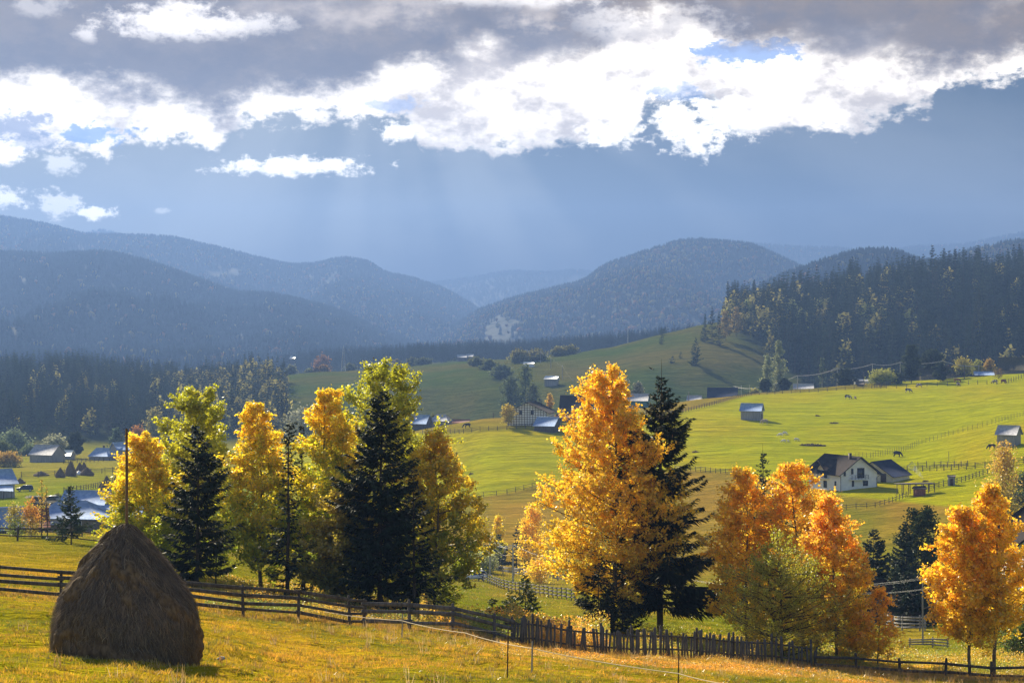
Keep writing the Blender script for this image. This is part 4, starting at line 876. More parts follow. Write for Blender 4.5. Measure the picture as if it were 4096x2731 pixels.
# long dark belt of spruces across the valley behind the hill
P, px, row = sample(2600, 1080, 2780, 1750, 2260, lambda px, d, row: (d > 1800+np.clip(1500-px, 0, 400)*.6))
H = RNG.uniform(13, 20, len(P)); v, q, c = tile(LOWV[1], P, H/20, RNG.uniform(0, 6, len(P)))
tag(obj('forest', mesh('forest', v, q, FARLEAF, c*.6)), 'dark belt of spruces across the valley behind the meadow hill', 'forest', kind='stuff')

# ------------------------------------------------------------------ buildings
def window(parent, face, L, W, u, z, w, h, fm, bars=1, name='window'):
    """face f (-Y), l (-X), r (+X); u along the face, z of the sill"""
    b = MB(); g = MB(); t = .07
    def bx(mb, u0, u1, z0, z1, o0, o1):
        if face == 'f': mb.box(u0, u1, -W/2-o1, -W/2-o0, z0, z1)
        elif face == 'l': mb.box(-L/2-o1, -L/2-o0, -u1, -u0, z0, z1)
        else: mb.box(L/2+o0, L/2+o1, u0, u1, z0, z1)
    u0, u1, z0, z1 = u-w/2, u+w/2, z, z+h
    bx(b, u0-t, u0, z0-t, z1+t, .003, .06); bx(b, u1, u1+t, z0-t, z1+t, .003, .06); bx(b, u0, u1, z0-t, z0, .003, .06); bx(b, u0, u1, z1, z1+t, .003, .06)
    for k in range(bars):
        c = u0+(u1-u0)*(k+1)/(bars+1); bx(b, c-t/2, c+t/2, z0, z1, .025, .055)
    bx(g, u0, u1, z0, z1, .004, .022)
    f = b.obj(name, fm, parent); g.obj('pane', GLASS, f); return f
def house(name, label, cat, loc, yaw, L, W, wh, rh, wall, roof, over=.45, wins=(), door=None, chim=None, drop=2.0, group=None, hip=0.0, wm=WHITE_PAINT, th=.14, ratio=.5):
    o = empty(name, loc, R(yaw), label, cat, group)
    b = MB(); x, y = L/2, W/2; yr = -y+W*ratio
    Wv = [(-x,-y,-drop),(x,-y,-drop),(x,y,-drop),(-x,y,-drop),(-x,-y,wh),(x,-y,wh),(x,y,wh),(-x,y,wh)]
    hx = x-hip
    if hip:
        b.add(Wv, [(0,1,5,4),(1,2,6,5),(2,3,7,6),(3,0,4,7)])
    else:
        b.add(Wv+[(-x, yr, wh+rh), (x, yr, wh+rh)], [(0,1,5,4),(2,3,7,6)], None)
        b.add([Wv[3], Wv[0], Wv[4], Wv[7], (-x, yr, wh+rh)], [(0,1,2,3)], [(3,2,4)])
        b.add([Wv[1], Wv[2], Wv[6], Wv[5], (x, yr, wh+rh)], [(0,1,2,3)], [(3,2,4)])
    b.obj('wall', wall, o)
    r = MB(); k1 = rh/(yr+y)*over; k2 = rh/(y-yr)*over; e = .04; lx = x+over; zt = wh+rh+e+th
    if hip:
        kx = rh/hip*over
        A = (-lx, -y-over, wh-k1+e+th); B = (lx, -y-over, wh-k1+e+th); C_ = (lx, y+over, wh-k2+e+th); D_ = (-lx, y+over, wh-k2+e+th); E = (-hx, 0, zt); G = (hx, 0, zt)
        for pts in ((A, B, G, E), (C_, D_, E, G)): r.slab(pts, th)
        for pts in ((B, C_, G), (D_, A, E)): r.slab(pts, th)
    else:
        r.slab([(-lx, -y-over, wh-k1+e+th), (lx, -y-over, wh-k1+e+th), (lx, yr, zt), (-lx, yr, zt)], th)
        r.slab([(lx, y+over, wh-k2+e+th), (-lx, y+over, wh-k2+e+th), (-lx, yr, zt), (lx, yr, zt)], th)
    ro = r.obj('roof', roof, o)
    if chim is not None:
        c = MB(); cx_, cy_ = chim; c.box(cx_-.3, cx_+.3, cy_-.3, cy_+.3, wh+rh*.4, wh+rh+.9); c.box(cx_-.38, cx_+.38, cy_-.38, cy_+.38, wh+rh+.9, wh+rh+1.0); c.obj('chimney', BROWN_PAINT, ro)
    for (f, u, z, w, h, bars) in wins: window(o, f, L, W, u, z, w, h, wm, bars)
    if door is not None:
        f, u, w, h = door; d = MB()
        if f == 'f': d.box(u-w/2, u+w/2, -W/2-.07, -W/2-.003, 0, h)
        elif f == 'l': d.box(-L/2-.07, -L/2-.003, -u-w/2, -u+w/2, 0, h)
        else: d.box(L/2+.003, L/2+.07, u-w/2, u+w/2, 0, h)
        d.obj('door', BROWN_PAINT, o)
    return o
def gp(px, py): return hit(px, py)

# plank barns on the right field
house('plank_barn', 'grey plank barn with a blue tin roof alone on the green field', 'barn', at(3008, 690), -20, 7.2, 4.6, 3.5, 2.3, WOOD_GREY, METAL_BLUE, door=('r', 0, 1.2, 2.1), over=.5)
house('plank_barn', 'grey plank barn with a bright tin roof at the right edge of the field', 'barn', at(4036, 546), -32, 5.2, 5.4, 3.5, 2.2, WOOD_GREY, METAL_GREY, over=.6)
house('hill_shed', 'small shed with a pale roof on the meadow hill below the forest', 'shed', at(2206, 1080), -15, 7.0, 5.0, 3.6, 1.6, WOOD_GREY, WHITE_PAINT, ratio=.85, over=.5)

# the white house
wl = at(3371, 487); wl.z = float(zg((3363-CX)/F*478, 478))-.1
wh_ = house('white_house', 'two storey white house with a dark brown tile roof and a balcony on its gable', 'house', wl, -66, 14.5, 10.9, 4.6, 3.8, PLASTER_W, ROOF_DARK, over=1.1, wm=BROWN_PAINT,
     wins=[('r', .5, 3.3, 2.0, 2.4, 1), ('r', -2.05, 4.3, .55, 1.3, 0), ('r', -4.3, 3.9, .45, .9, 0), ('r', 1.9, 1.3, 1.4, 1.2, 1), ('r', -1.85, 1.2, .5, 1.4, 0), ('f', .5, 3.0, 1.2, 2.2, 0), ('f', .3, .6, 1.4, 1.6, 1), ('f', 4.9, 1.4, .6, 1.0, 0), ('f', -4.6, 1.3, 1.3, 1.2, 1)], chim=(4.6, -.9), th=.22, drop=3)
b = MB(); b.box(7.253, 8.5, -2.95, 2.1, 2.85, 3.03); bo = b.obj('balcony', PLASTER_W, wh_)
b = MB()
for y in np.linspace(-2.9, 2.05, 6): b.bar((8.42, y, 3.03), (8.42, y, 4.05), .08)
for z in (4.05, 3.7, 3.35): b.bar((8.42, -2.9, z), (8.42, 2.05, z), .06)
for z in (4.05, 3.35): b.bar((7.3, -2.9, z), (8.42, -2.9, z), .06); b.bar((7.3, 2.05, z), (8.42, 2.05, z), .06)
b.obj('railing', IRON, bo)
b = MB(); b.box(-2.8, 2.2, -6.7, -5.453, 2.85, 3.03); bo = b.obj('balcony', PLASTER_W, wh_)
b = MB()
for x_ in np.linspace(-2.7, 2.1, 5): b.bar((x_, -6.63, 3.03), (x_, -6.63, 4.05), .08)
for z in (4.05, 3.7, 3.35): b.bar((-2.7, -6.63, z), (2.1, -6.63, z), .06)
b.obj('railing', IRON, bo)
# cross gable over the side balcony
c0, hw, yo = -.5, 3.3, -7.3
b = MB(); b.slab([(c0-hw, yo, 5.1), (c0, yo, 7.7), (c0, -1.0, 7.75), (c0-hw, -4.7, 5.1)], .2); b.slab([(c0, yo, 7.7), (c0+hw, yo, 5.1), (c0+hw, -4.7, 5.1), (c0, -1.0, 7.75)], .2)
b.obj('dormer_roof', ROOF_DARK, wh_)
b = MB(); b.add([(c0-2.6, -5.47, 4.5), (c0+2.6, -5.47, 4.5), (c0+2.6, -5.47, 5.3), (c0, -5.47, 7.4), (c0-2.6, -5.47, 5.3)], None, [(0,1,2),(0,2,4),(4,2,3)]); b.obj('dormer_wall', PLASTER_C, wh_)
b = MB(); b.tube([(8.0, -6.4, 4.0), (7.7, -5.8, 3.8), (7.34, -5.52, 3.5), (7.34, -5.52, 0)], .08, 5); b.obj('downpipe', IRON, wh_)
b = MB(); b.tube([(8.0, 6.4, 4.0), (7.6, 5.7, 3.7), (7.34, 5.3, 3.3), (7.34, 5.3, 0)], .08, 5); b.obj('downpipe', IRON, wh_)
b = MB(); b.box(-7.3, 7.3, -5.5, 5.5, -3.0, .12); b.obj('plinth', BROWN_PAINT, wh_)
al = at(3526, 501.5); al.z = float(zg((3560-CX)/F*497, 497))-.2
house('annex', 'cream outbuilding with a navy tiled roof beside the white house', 'building', al, 55, 11.0, 11.0, 1.7, 3.5, PLASTER_C, ROOF_NAVY, over=.6, door=('l', 3.0, 1.5, 2.3), drop=3)
# pergola and trough
o = empty('pergola', at(3663, 462), R(12), 'open wooden pergola frame with a flat roof right of the outbuilding', 'pergola')
b = MB()
for x_ in (-4.2, -2.5, -.8, .9, 2.6, 4.2):
    for y in (-1.5, 1.5): b.bar((x_, y, -.6), (x_, y, 2.4), .14)
b.obj('posts', WOOD_DARK, o)
b = MB(); b.box(-4.8, 4.8, -1.9, 1.9, 2.42, 2.56); b.obj('roof', WOOD_DARK, o)
house('wood_pile_shelter', 'small brick oven shed standing at the end of the pergola', 'shed', at(3678, 457), 10, 2.4, 1.8, 1.7, .5, ROOF_RED, ROOF_DARK, over=.3)
house('outhouse', 'narrow grey plank outhouse beside the rail fence', 'outhouse', at(3806, 474), -10, 1.7, 1.6, 2.1, .25, WOOD_GREY, WOOD_DARK, over=.15, door=('f', 0, .7, 1.7), ratio=.9)

# house at the right margin
hl = at(4185, 252); hl.z -= 0.5
bh = house('balcony_house', 'three storey pinkish white house with flower balconies cut by the right edge', 'house', hl, 88, 14, 9.2, 7.4, 3.4, PLASTER_W, ROOF_DARK, over=1.4, wm=BROWN_PAINT,
      wins=[('l', -2.2, 5.0, .8, 1.5, 0), ('l', -3.6, 4.6, .7, 1.9, 0), ('l', -.2, 2.0, 1.2, 1.2, 0)], door=('l', -2.6, 1.0, 2.0), th=.25, drop=3)
for z in (4.1, 6.5) if False else (1.9, 4.75):
    b = MB(); b.box(-8.2, -7.003, -4.2, 4.2, z-.12, z); bo = b.obj('balcony', BROWN_PAINT, bh)
    b = MB()
    for zz in (.25, .55, .85): b.bar((-8.15, -4.2, z+zz), (-8.15, 4.2, z+zz), .08)
    for y in np.linspace(-4.2, 4.2, 9): b.bar((-8.15, y, z), (-8.15, y, z+.9), .08)
    b.obj('railing', BROWN_PAINT, bo)
    g = np.random.default_rng(3); n = 900; c = np.stack([-8.25+g.normal(0, .1, n), g.uniform(-4.2, 4.2, n), z+.95+g.normal(0, .13, n)], 1)
    A = g.normal(0, .07, (n, 3)); B_ = g.normal(0, .07, (n, 3))
    V = np.stack([c-A, c+B_, c+A, c-B_], 1).reshape(-1, 3); cc = np.where(g.random((n, 1)) < .3, np.array([(.45,.25,.08)]), np.array([(.10,.18,.04)]))
    obj('flowers', mesh('flowers', V, np.arange(n*4).reshape(n, 4), LEAF, np.repeat(cc, 4, 0)), bo)
b = MB(); b.slab([(-7.02, -4.6, 1.4), (-7.02, 4.5, 1.4), (-8.8, 4.8, .5), (-8.8, -4.9, .5)], .12); b.obj('awning', ROOF_NAVY, bh)
# blue banner
o = empty('banner', at(3998, 235), R(10), 'narrow bright blue banner on a pole left of the balcony house', 'flag')
b = MB(); p = pix(3985, 2208, 235)-Vector(o.location); b.bar((0, 0, 0), (0, 0, p.z+.1), .07); b.obj('pole', IRON, o)
mb = MB(); V = []; 
for i in range(9):
    for j in range(3): V.append((-.45+.25*j+.12*math.sin(i*.9)+.06*i, .06*math.sin(i*1.3+j), p.z-i*.14))
mb.add(V, [(i*3+j, i*3+j+1, (i+1)*3+j+1, (i+1)*3+j) for i in range(8) for j in range(2)]); mb.obj('cloth', m_rough('blue_cloth', (.02,.10,.55), (.03,.14,.7), 3), o)

# farm buildings along the edge of the field
house('batten_house', 'long house with a white and brown battened gable and dark roof', 'house', at(2125, 672), 80, 17, 14.0, 4.0, 3.4, BATTEN, ROOF_DARK, over=.9, wins=[('l', -2.3, 3.4, .9, 1.2, 0), ('l', 1.8, 3.4, .9, 1.2, 0)], wm=BROWN_PAINT, drop=3)
house('shed', 'low shed with a blue tin roof in front of the battened gable', 'shed', at(2187, 652), -24, 7.2, 5.0, 1.9, 2.7, WOOD_DARK, METAL_BLUE, ratio=.75)
house('farmhouse', 'dark roofed farmhouse right of the battened house, next to the orange aspen', 'house', at(2305, 705), -8, 11, 8.0, 2.6, 4.2, WOOD_DARK, ROOF_DARK, chim=(2.0, 0))
house('lean_to', 'brown lean-to with a rusty low roof before the dark farmhouse', 'shed', at(2278, 680), -6, 9, 4.0, 1.3, 1.0, WOOD_DARK, ROOF_RED, ratio=.9)
house('barn', 'barn with a bright blue tin roof at the left end of the green field', 'barn', at(1684, 725), -22, 6.6, 6.0, 2.3, 3.0, WOOD_DARK, METAL_BLUE, over=.4)
house('barn', 'barn with a pale hipped tin roof right of the bright blue one', 'barn', at(1765, 735), -15, 7.0, 5.6, 2.2, 2.2, PLASTER_G, METAL_GREY, hip=1.6)
house('shed', 'long low shed with a rusty red roof behind the grazing brown horse', 'shed', at(1835, 748), -4, 8, 4, 1.0, 1.1, WOOD_DARK, ROOF_RED)
house('house', 'teal walled house with a white roof seen between the orange aspen and tall spruce', 'house', at(2548, 765), -12, 9, 7, 3.2, 2.6, PLASTER_T, METAL_GREY, drop=3)
house('barn', 'long dark blue roofed barn below the shaded hill', 'barn', pix(2890, 1597, 905), -8, 13.5, 9, 1.2, 4.3, WOOD_DARK, ROOF_NAVY, drop=14)
house('house', 'low grey roof with pale bushes left of the long dark blue barn', 'house', pix(2778, 1612, 880), -12, 6, 5, 1.5, 2.0, PLASTER_G, METAL_GREY, drop=12)
house('house', 'grey blue low roof behind the first electricity pole of the ridge', 'house', at(3213, 915)+Vector((0,0,.0)), -6, 9, 6, 2.0, 2.2, PLASTER_G, METAL_GREY, drop=4)
house('greenhouse', 'long pale low roof behind the dark bushy pine', 'shed', pix(3450, 1533, 900), -4, 8, 4, 1.2, .7, WHITE_PAINT, METAL_GREY, drop=9)
house('shed', 'tiny pointed shed at the foot of the dark wooden pole', 'shed', at(3441, 850), -15, 2.8, 2.4, 1.0, 1.2, WOOD_DARK, WOOD_DARK)
house('house', 'grey shingled house right of the tallest ridge pine', 'house', at(3712, 880), -10, 7.2, 6.5, 2.0, 3.2, PLASTER_G, ROOF_SHINGLE, drop=4)
house('house', 'second grey shingled house behind the olive pine', 'house', at(3812, 888), -8, 9.0, 6.5, 2.0, 3.6, PLASTER_G, ROOF_SHINGLE, drop=4, chim=(-2, 0))
house('shed', 'shed with a flat blue roof on the ridge below the yellow trees', 'shed', at(3936, 872), -8, 8.2, 5.0, .5, 1.5, WOOD_DARK, METAL_BLUE, ratio=.9)
house('thatched_barn', 'big barn with a steep mossy dark roof at the upper right edge', 'barn', at(4066, 875), -14, 15, 10, 2.2, 5.2, PLASTER_G, ROOF_SHINGLE, over=.8, chim=(-5, 0))
house('house', 'white roofed house behind the big mossy barn', 'house', at(4040, 905), -10, 6, 6, 3.6, 3.0, WOOD_DARK, METAL_GREY, drop=4, chim=(1.5, 0))

# left village
house('plank_barn', 'weathered grey plank barn with a pale rusty roof in the left village', 'barn', at(190, 700), 158, 9.5, 8.5, 3.0, 3.2, WOOD_GREY, METAL_GREY, over=.5)
house('shed', 'small bright roofed shed right of the weathered grey plank barn', 'shed', at(266, 725), -14, 5.0, 4.0, 1.8, 1.6, WOOD_GREY, WHITE_PAINT)
house('village_house', 'low house with a wide blue roof above the far row of haystacks', 'house', at(412, 735), -14, 8.2, 7.0, 1.8, 2.8, WOOD_GREY, METAL_BLUE, chim=(0, .8), hip=1.4)
house('barn', 'tall grey plank barn with a small blue roof left of the haystack pole', 'barn', at(487, 745), 40, 6.5, 6.0, 4.2, 2.4, WOOD_GREY, METAL_BLUE, over=.7)
house('barn', 'barn with a blue roof just behind the haystack pole', 'barn', at(620, 765), -28, 6, 5, 4.6, 2.6, WOOD_GREY, METAL_BLUE)
house('village_house', 'blue grey gabled house with a tin porch roof at the left edge', 'house', at(-30, 470), 38, 8.5, 7, 4.0, 2.9, WOOD_GREY, METAL_BLUE, over=.8)
o = empty('porch', at(24, 462), 0, 'low blue tin porch roof on posts under the left edge gable', 'porch')
b = MB(); b.slab([(-2.5, -1.6, 2.2), (2.2, -1.6, 2.0), (1.2, 1.6, 3.2), (-2.5, 1.6, 3.2)], .1); b.obj('roof', METAL_BLUE, o)
b = MB()
for x_ in (-2.2, -.2, 1.7): b.bar((x_, -1.4, -.5), (x_, -1.4, 2.1), .14)
b.obj('posts', WOOD_DARK, o)
vh = house('village_house', 'brown plastered house with a blue hipped roof between cars and haystack', 'house', at(352, 372), -8, 8.2, 6.8, 3.0, 2.3, PLASTER_G, METAL_BLUE, over=.6, wins=[('f', -2.6, 1.4, 1.6, 1.1, 2)], ratio=.5)
house('village_house', 'small hip roofed wing left of the blue roofed brown house', 'house', at(287, 362), -8, 3.6, 4.2, 3.1, 1.2, PLASTER_G, METAL_BLUE, over=.6, hip=1.4, wins=[('f', -.8, 1.4, .8, 1.0, 1), ('f', .8, 1.4, .8, 1.0, 1)])
o = empty('lean_to', at(425, 366), R(-8), 'blue tin lean-to with a white post right of the brown plastered house', 'shed')
b = MB(); b.slab([(-4.2, -2.2, 1.9), (3.6, -2.2, 1.7), (2.6, 1.8, 2.8), (-4.2, 1.8, 3.0)], .1); b.obj('roof', METAL_BLUE, o)
b = MB(); b.box(-3.9, 3.0, 1.2, 1.5, -2, 2.4); b.obj('wall', PLASTER_G, o)
b = MB(); b.bar((-3.4, -2.0, -1), (-3.4, -2.0, 4.2), .2); b.bar((2.6, -2.0, -1), (2.6, -2.0, 1.8), .15); b.obj('post', WHITE_PAINT, o)
house('shed', 'shed with a triangular grey gable and thin chimney behind the lean-to', 'shed', at(430, 385), 60, 6, 5, 1.6, 1.6, PLASTER_G, ROOF_SHINGLE)
o = empty('flue', at(444, 390), 0, 'white standing flue pipe behind the tin lean-to', 'chimney'); b = MB(); b.tube([(0,0,0),(0,0,5.0)], .28, 8); b.tube([(0,0,5.0),(0,0,5.1),(0,0,5.25)], [.4,.4,.05], 8); b.obj('pipe', CONCRETE, o)
fh = house('village_house', 'nearest village house, long and grey brown with a hipped roof and triple window', 'house', at(292, 300), -10, 10.6, 8.0, 2.7, 2.1, PLASTER_G, METAL_BLUE, over=.7, hip=3.0,
      wins=[('f', 2.4, 1.0, 1.3, 1.1, 2), ('f', -3.6, 1.0, 1.0, 1.1, 0)], drop=4)
b = MB(); b.slab([(-2.9, -5.4, 1.6), (.1, -5.4, 1.6), (.1, -4.02, 2.25), (-2.9, -4.02, 2.25)], .12); b.obj('porch_roof', METAL_GREY, fh)
b = MB(); b.box(-5.32, 5.32, -4.05, -4.004, -.2, .05); b.obj('plinth', CONCRETE, fh)
house('shed', 'shed with a sunlit white metal roof at the left edge behind shrubs', 'shed', at(5, 300), -10, 4, 4, 1.3, .9, WOOD_DARK, METAL_GREY)
house('shed', 'dark shed with a steep blue roof at the lower left edge', 'shed', at(18, 245), 35, 4.2, 4, 1.0, 2.3, WOOD_DARK, METAL_BLUE)
house('shed', 'dark shed with red edged roof behind the rusty orange shrub', 'shed', at(118, 280), 20, 4.6, 4, 1.3, 2.2, WOOD_DARK, ROOF_RED)
house('shed', 'open brown roof shelter beside the parked silver car', 'shed', at(176, 420), 30, 4.0, 3.0, .9, 1.0, WOOD_DARK, ROOF_SHINGLE)
house('shed', 'blue tin roofed shed glimpsed right of the haystack pole', 'shed', at(534, 360), -15, 4.6, 4.6, 1.6, 2.6, WOOD_DARK, METAL_BLUE)
house('far_house', 'tiny white roofed house among trees on the far left valley floor', 'house', pix(1172, 1441, 1900), -10, 5, 5, 2, 2, WOOD_DARK, WHITE_PAINT, drop=20)
house('far_house', 'tiny blue roofed house left of the bushes on the brown hill meadow', 'house', at(1137, 1400), -10, 7, 5, 2.5, 2.5, WOOD_DARK, METAL_BLUE, drop=3)
house('far_house', 'tiny pale roofed house in front of the spruce belt', 'house', pix(1850, 1437, 1700), -10, 8, 5, 2, 2, WOOD_DARK, METAL_GREY, drop=12)
house('far_house', 'second tiny pale roofed house in front of the spruce belt, on the right', 'house', pix(1880, 1434, 1710), -10, 6, 5, 2, 2, WOOD_DARK, METAL_GREY, drop=12)
house('far_house', 'tiny white hut below the long yellowish bush', 'hut', at(2116, 1190), -5, 6, 4, 2.0, 1.0, PLASTER_W, WHITE_PAINT)
o = house('lane_shed', 'low shed with a wide brown flat roof in the valley behind the left pole', 'shed', at(1925, 372), -6, 9, 5, 1.8, .8, WOOD_DARK, ROOF_DARK, ratio=.8)
house('house', 'shaded farm building half hidden behind the trio of dark spruces', 'house', at(3600, 205), -20, 8, 6, 2.2, 2.2, WOOD_DARK, ROOF_DARK, drop=3)

# ------------------------------------------------------------------ fences
WOOD_MID = m_rough('silvered_fence_wood', (.085,.078,.075), (.17,.155,.15), 7, (1,1,.2), .9, .15)
def ground_line(pts, d=None):
    return [hit(px, py) if not isinstance(py, tuple) else at(px, py[0]) for px, py in pts]
def resample(P, step):
    P = [Vector(p) for p in P]; out = [P[0].copy()]; carry = 0
    for a, b in zip(P[:-1], P[1:]):
        L = (b-a).length; s = step-carry
        while s < L: out.append(a.lerp(b, s/L)); s += step
        carry = (L-(s-step))
    if (out[-1]-P[-1]).length > .15: out.append(P[-1].copy())
    return out
def fence(label, pts, step, ph, rails, pw=.12, rw=.10, rt=.05, mat=WOOD_DARK, jit=.06, cat='fence', name='rail_fence', off=0.0, postmat=None):
    Q = resample(pts, step); g = np.random.default_rng(len(label))
    base = []
    for p in Q:
        p = Vector((p.x, p.y, float(zg(p.x, p.y)))); base.append(p)
    o = empty(name, base[0], 0, label, cat); O = base[0]
    pm = MB(); pm.add(*_post(pw, ph)); pme = pm.me('post', postmat or mat)
    for p in base[:100]:
        k = obj('post', pme, o, p-O); k.rotation_euler = (g.normal(0, .03), g.normal(0, .03), g.uniform(0, 3)); k.scale = (1, 1, g.uniform(.92, 1.1))
    for z in rails:
        b = MB(); hz = [z+g.normal(0, jit*.5) for _ in base]
        for i in range(len(base)-1):
            a_, b_ = base[i]-O, base[i+1]-O
            sg = Vector((0, -pw*.55, 0))
            e = (b_-a_).normalized()*.12
            b.bar(a_+sg-e+Vector((0, g.normal(0, .004), hz[i]+g.normal(0, jit*.3))), b_+sg+e+Vector((0, g.normal(0, .004), hz[i+1]+g.normal(0, jit*.3))), rt, rw*g.uniform(.8, 1.2))
        b.obj('rail', mat, o)
    return o, base
def _post(w, h):
    V = []; 
    for z, s in ((-.5, 1.05), (h*.5, 1.0), (h, .9), (h+.04, .4)):
        for k in range(6): V.append((math.cos(k*1.047)*w/2*s, math.sin(k*1.047)*w/2*s, z))
    q = [(i*6+k, i*6+(k+1) % 6, (i+1)*6+(k+1) % 6, (i+1)*6+k) for i in range(3) for k in range(6)]
    return V, q, [(18, 18+k, 18+(k+1) % 6) for k in range(1, 5)]
GX = lambda *a: [at(px, d) for px, d in a]
fence('dark four rail fence running from the left edge behind the haystack', GX((-260, 74), (50, 74), (290, 74.5), (560, 75), (780, 76), (1070, 77), (1298, 78.5), (1457, 79.5)), 2.42, 1.22, (.30, .58, .86, 1.12), pw=.13, rw=.13)
fence('grey three rail fence in the shade under the left clump of trees', GX((1457, 79.5), (1667, 81), (1866, 82.5), (2050, 84)), 2.25, 1.20, (.35, .72, 1.05), pw=.14, rw=.15, mat=WOOD_MID)
# picket fence
PL = resample(GX((2055, 84), (2269, 86), (2428, 88), (2648, 91), (2897, 93), (3060, 94), (3262, 95)), .185)
g = np.random.default_rng(12); O = PL[0]
pf = empty('picket_fence', Vector((O.x, O.y, float(zg(O.x, O.y)))), 0, 'uneven dark picket fence in front of the orange aspen and tall spruce', 'fence'); O = Vector(pf.location)
pks = []
for i in range(3):
    b = MB(); w = (.115, .14, .095)[i]; h = (1.30, 1.36, 1.22)[i]
    V = [(-w/2,-.012,-.2),(w/2,-.012,-.2),(w/2,-.012,h-.06),(0,-.012,h),(-w/2,-.012,h-.06)]
    V += [(x, .012, z) for x, y, z in V]
    b.add(V, [(0,1,6,5),(1,2,7,6),(4,0,5,9)], [(0,2,1),(0,4,2),(2,4,3),(5,6,7),(5,7,9),(7,8,9),(2,3,8),(2,8,7),(3,4,9),(3,9,8)]); pks.append(b.me('picket', WOOD_MID))
posts = []; extra = MB(); cnt = 0
for i, p in enumerate(PL):
    z = float(zg(p.x, p.y)); q = Vector((p.x, p.y, z))-O
    if i % 12 == 6: posts.append(q)
    if g.random() < .16: continue
    me = pks[g.integers(0, 3)]
    if cnt < 100:
        k = obj('picket', me, pf, q+Vector((0, -.03, g.normal(0, .03)))); k.rotation_euler = (g.normal(0, .03), g.normal(0, .06), .1); k.scale = (1, 1, g.uniform(.82, 1.06))
    cnt += 1
pme = None
b = MB(); b.add(*_post(.13, 1.42)); pme = b.me('post', WOOD_DARK)
for q in posts: obj('post', pme, pf, q+Vector((0, .1, 0)))
for z in (.36, .98):
    b = MB()
    for a_, b_ in zip(posts[:-1], posts[1:]): b.bar(a_+Vector((0, .02, z)), b_+Vector((0, .02, z)), .04, .08)
    b.bar(Vector((-.4, .02, z)), posts[0]+Vector((0, .02, z)), .04, .08)
    b.obj('rail', WOOD_DARK, pf)
fence('low two rail fence at the lower right under the orange aspens', GX((3262, 95), (3475, 96), (3600, 96), (3683, 96), (3918, 96), (4092, 96), (4330, 96)), 2.3, .80, (.22, .62), pw=.15, rw=.12)
fence('two rail fence with tall posts crossing behind the haystack top', GX((-120, 158), (60, 160), (148, 161), (325, 160), (480, 160), (640, 161)), 4.0, 1.25, (.42, 1.0), pw=.17, rw=.11)
fence('thin dark fence in front of the nearest village house', GX((150, 215), (330, 212), (400, 212), (560, 214)), 3.2, 1.3, (.45, .85, 1.2), pw=.16, rw=.08)
fence('village rail fence behind the far row of haystacks', ground_line([(85, 1911), (219, 1904), (365, 1895), (500, 1888), (640, 1880)]), 5.2, 1.7, (.6, 1.1, 1.5), pw=.22, rw=.1)
fence('village rail fence rising to the pair of haystacks', ground_line([(255, 1973), (328, 1963), (401, 1947), (470, 1935)]), 3.0, 1.5, (.5, .95, 1.35), pw=.18, rw=.1)
fence('top fence of the village meadow below the plank barns', ground_line([(255, 1854), (400, 1845), (502, 1838), (700, 1835)]), 5.0, 1.5, (.5, .95, 1.35), pw=.22, rw=.12)
fence('long post fence along the left top of the green field', ground_line([(1690, 1738), (1758, 1734), (1856, 1733), (1982, 1722), (2100, 1712), (2304, 1687), (2420, 1678)]), 3.4, 1.5, (.5, .9, 1.3), pw=.20, rw=.09)
fence('rail fence climbing right of the tall spruce to the ridge corner', ground_line([(2640, 1664), (2702, 1654), (2865, 1617), (2987, 1584), (3006, 1581)]), 3.4, 1.5, (.5, .9, 1.3), pw=.22, rw=.10)
fence('rail fence along the upper ridge between the field and the poles', ground_line([(3006, 1581), (3140, 1574), (3350, 1562), (3500, 1553), (3545, 1552)]), 4.0, 1.6, (.5, .95, 1.4), pw=.22, rw=.11)
fence('wooden rail fence rising on the ridge toward the tallest pine', ground_line([(3498, 1552), (3560, 1540), (3606, 1528), (3700, 1519)]), 3.2, 1.8, (.5, 1.0, 1.5), pw=.25, rw=.14)
fence('sparse post fence passing the horse and cows on the ridge', ground_line([(3545, 1553), (3700, 1547), (3880, 1538), (4025, 1535), (4072, 1518), (4130, 1500)]), 4.4, 1.9, (.9,), pw=.22, rw=.07)
fence('long thin post and wire fence slanting across the right field', ground_line([(3373, 1842), (3485, 1830), (3680, 1778), (3801, 1742), (3978, 1695), (4096, 1664), (4190, 1640)]), 2.15, 1.75, (.6, 1.15), pw=.10, rw=.035, rt=.03, name='wire_fence')
fence('fence between the green field and brown slope, left of the orange aspen', ground_line([(1780, 2016), (1842, 2005), (2010, 1979), (2126, 1953), (2215, 1930)]), 3.7, 1.4, (.5, .95, 1.3), pw=.16, rw=.08)
fence('fence between the tall spruce and the dark spruce top on the field', ground_line([(2700, 1880), (2748, 1883), (2900, 1894), (2990, 1896)]), 2.2, 1.4, (.5, .95, 1.3), pw=.18, rw=.10)
fence('dark rail fence of the pen behind the outbuilding', ground_line([(3598, 1886), (3700, 1884), (3792, 1881), (3880, 1876), (3980, 1866), (4110, 1850)]), 2.6, 1.6, (.35, .75, 1.15, 1.5), pw=.22, rw=.11)
fence('upper rail fence of the pen with a slanting brace at its end', ground_line([(3672, 1873), (3725, 1869), (3800, 1868), (3871, 1865)]), 2.9, 1.7, (.5, .9, 1.35), pw=.22, rw=.09)
fence('rail fence climbing from the pergola past the outhouse', ground_line([(3695, 1961), (3760, 1948), (3857, 1925), (3932, 1901), (3990, 1885)]), 2.0, 1.5, (.35, .75, 1.2), pw=.2, rw=.10)
fence('overgrown rail fence along the ditch below the white house', ground_line([(3330, 2036), (3390, 2037), (3494, 2030), (3560, 2012), (3629, 1988)]), 2.4, 1.3, (.5, 1.0), pw=.15, rw=.09)
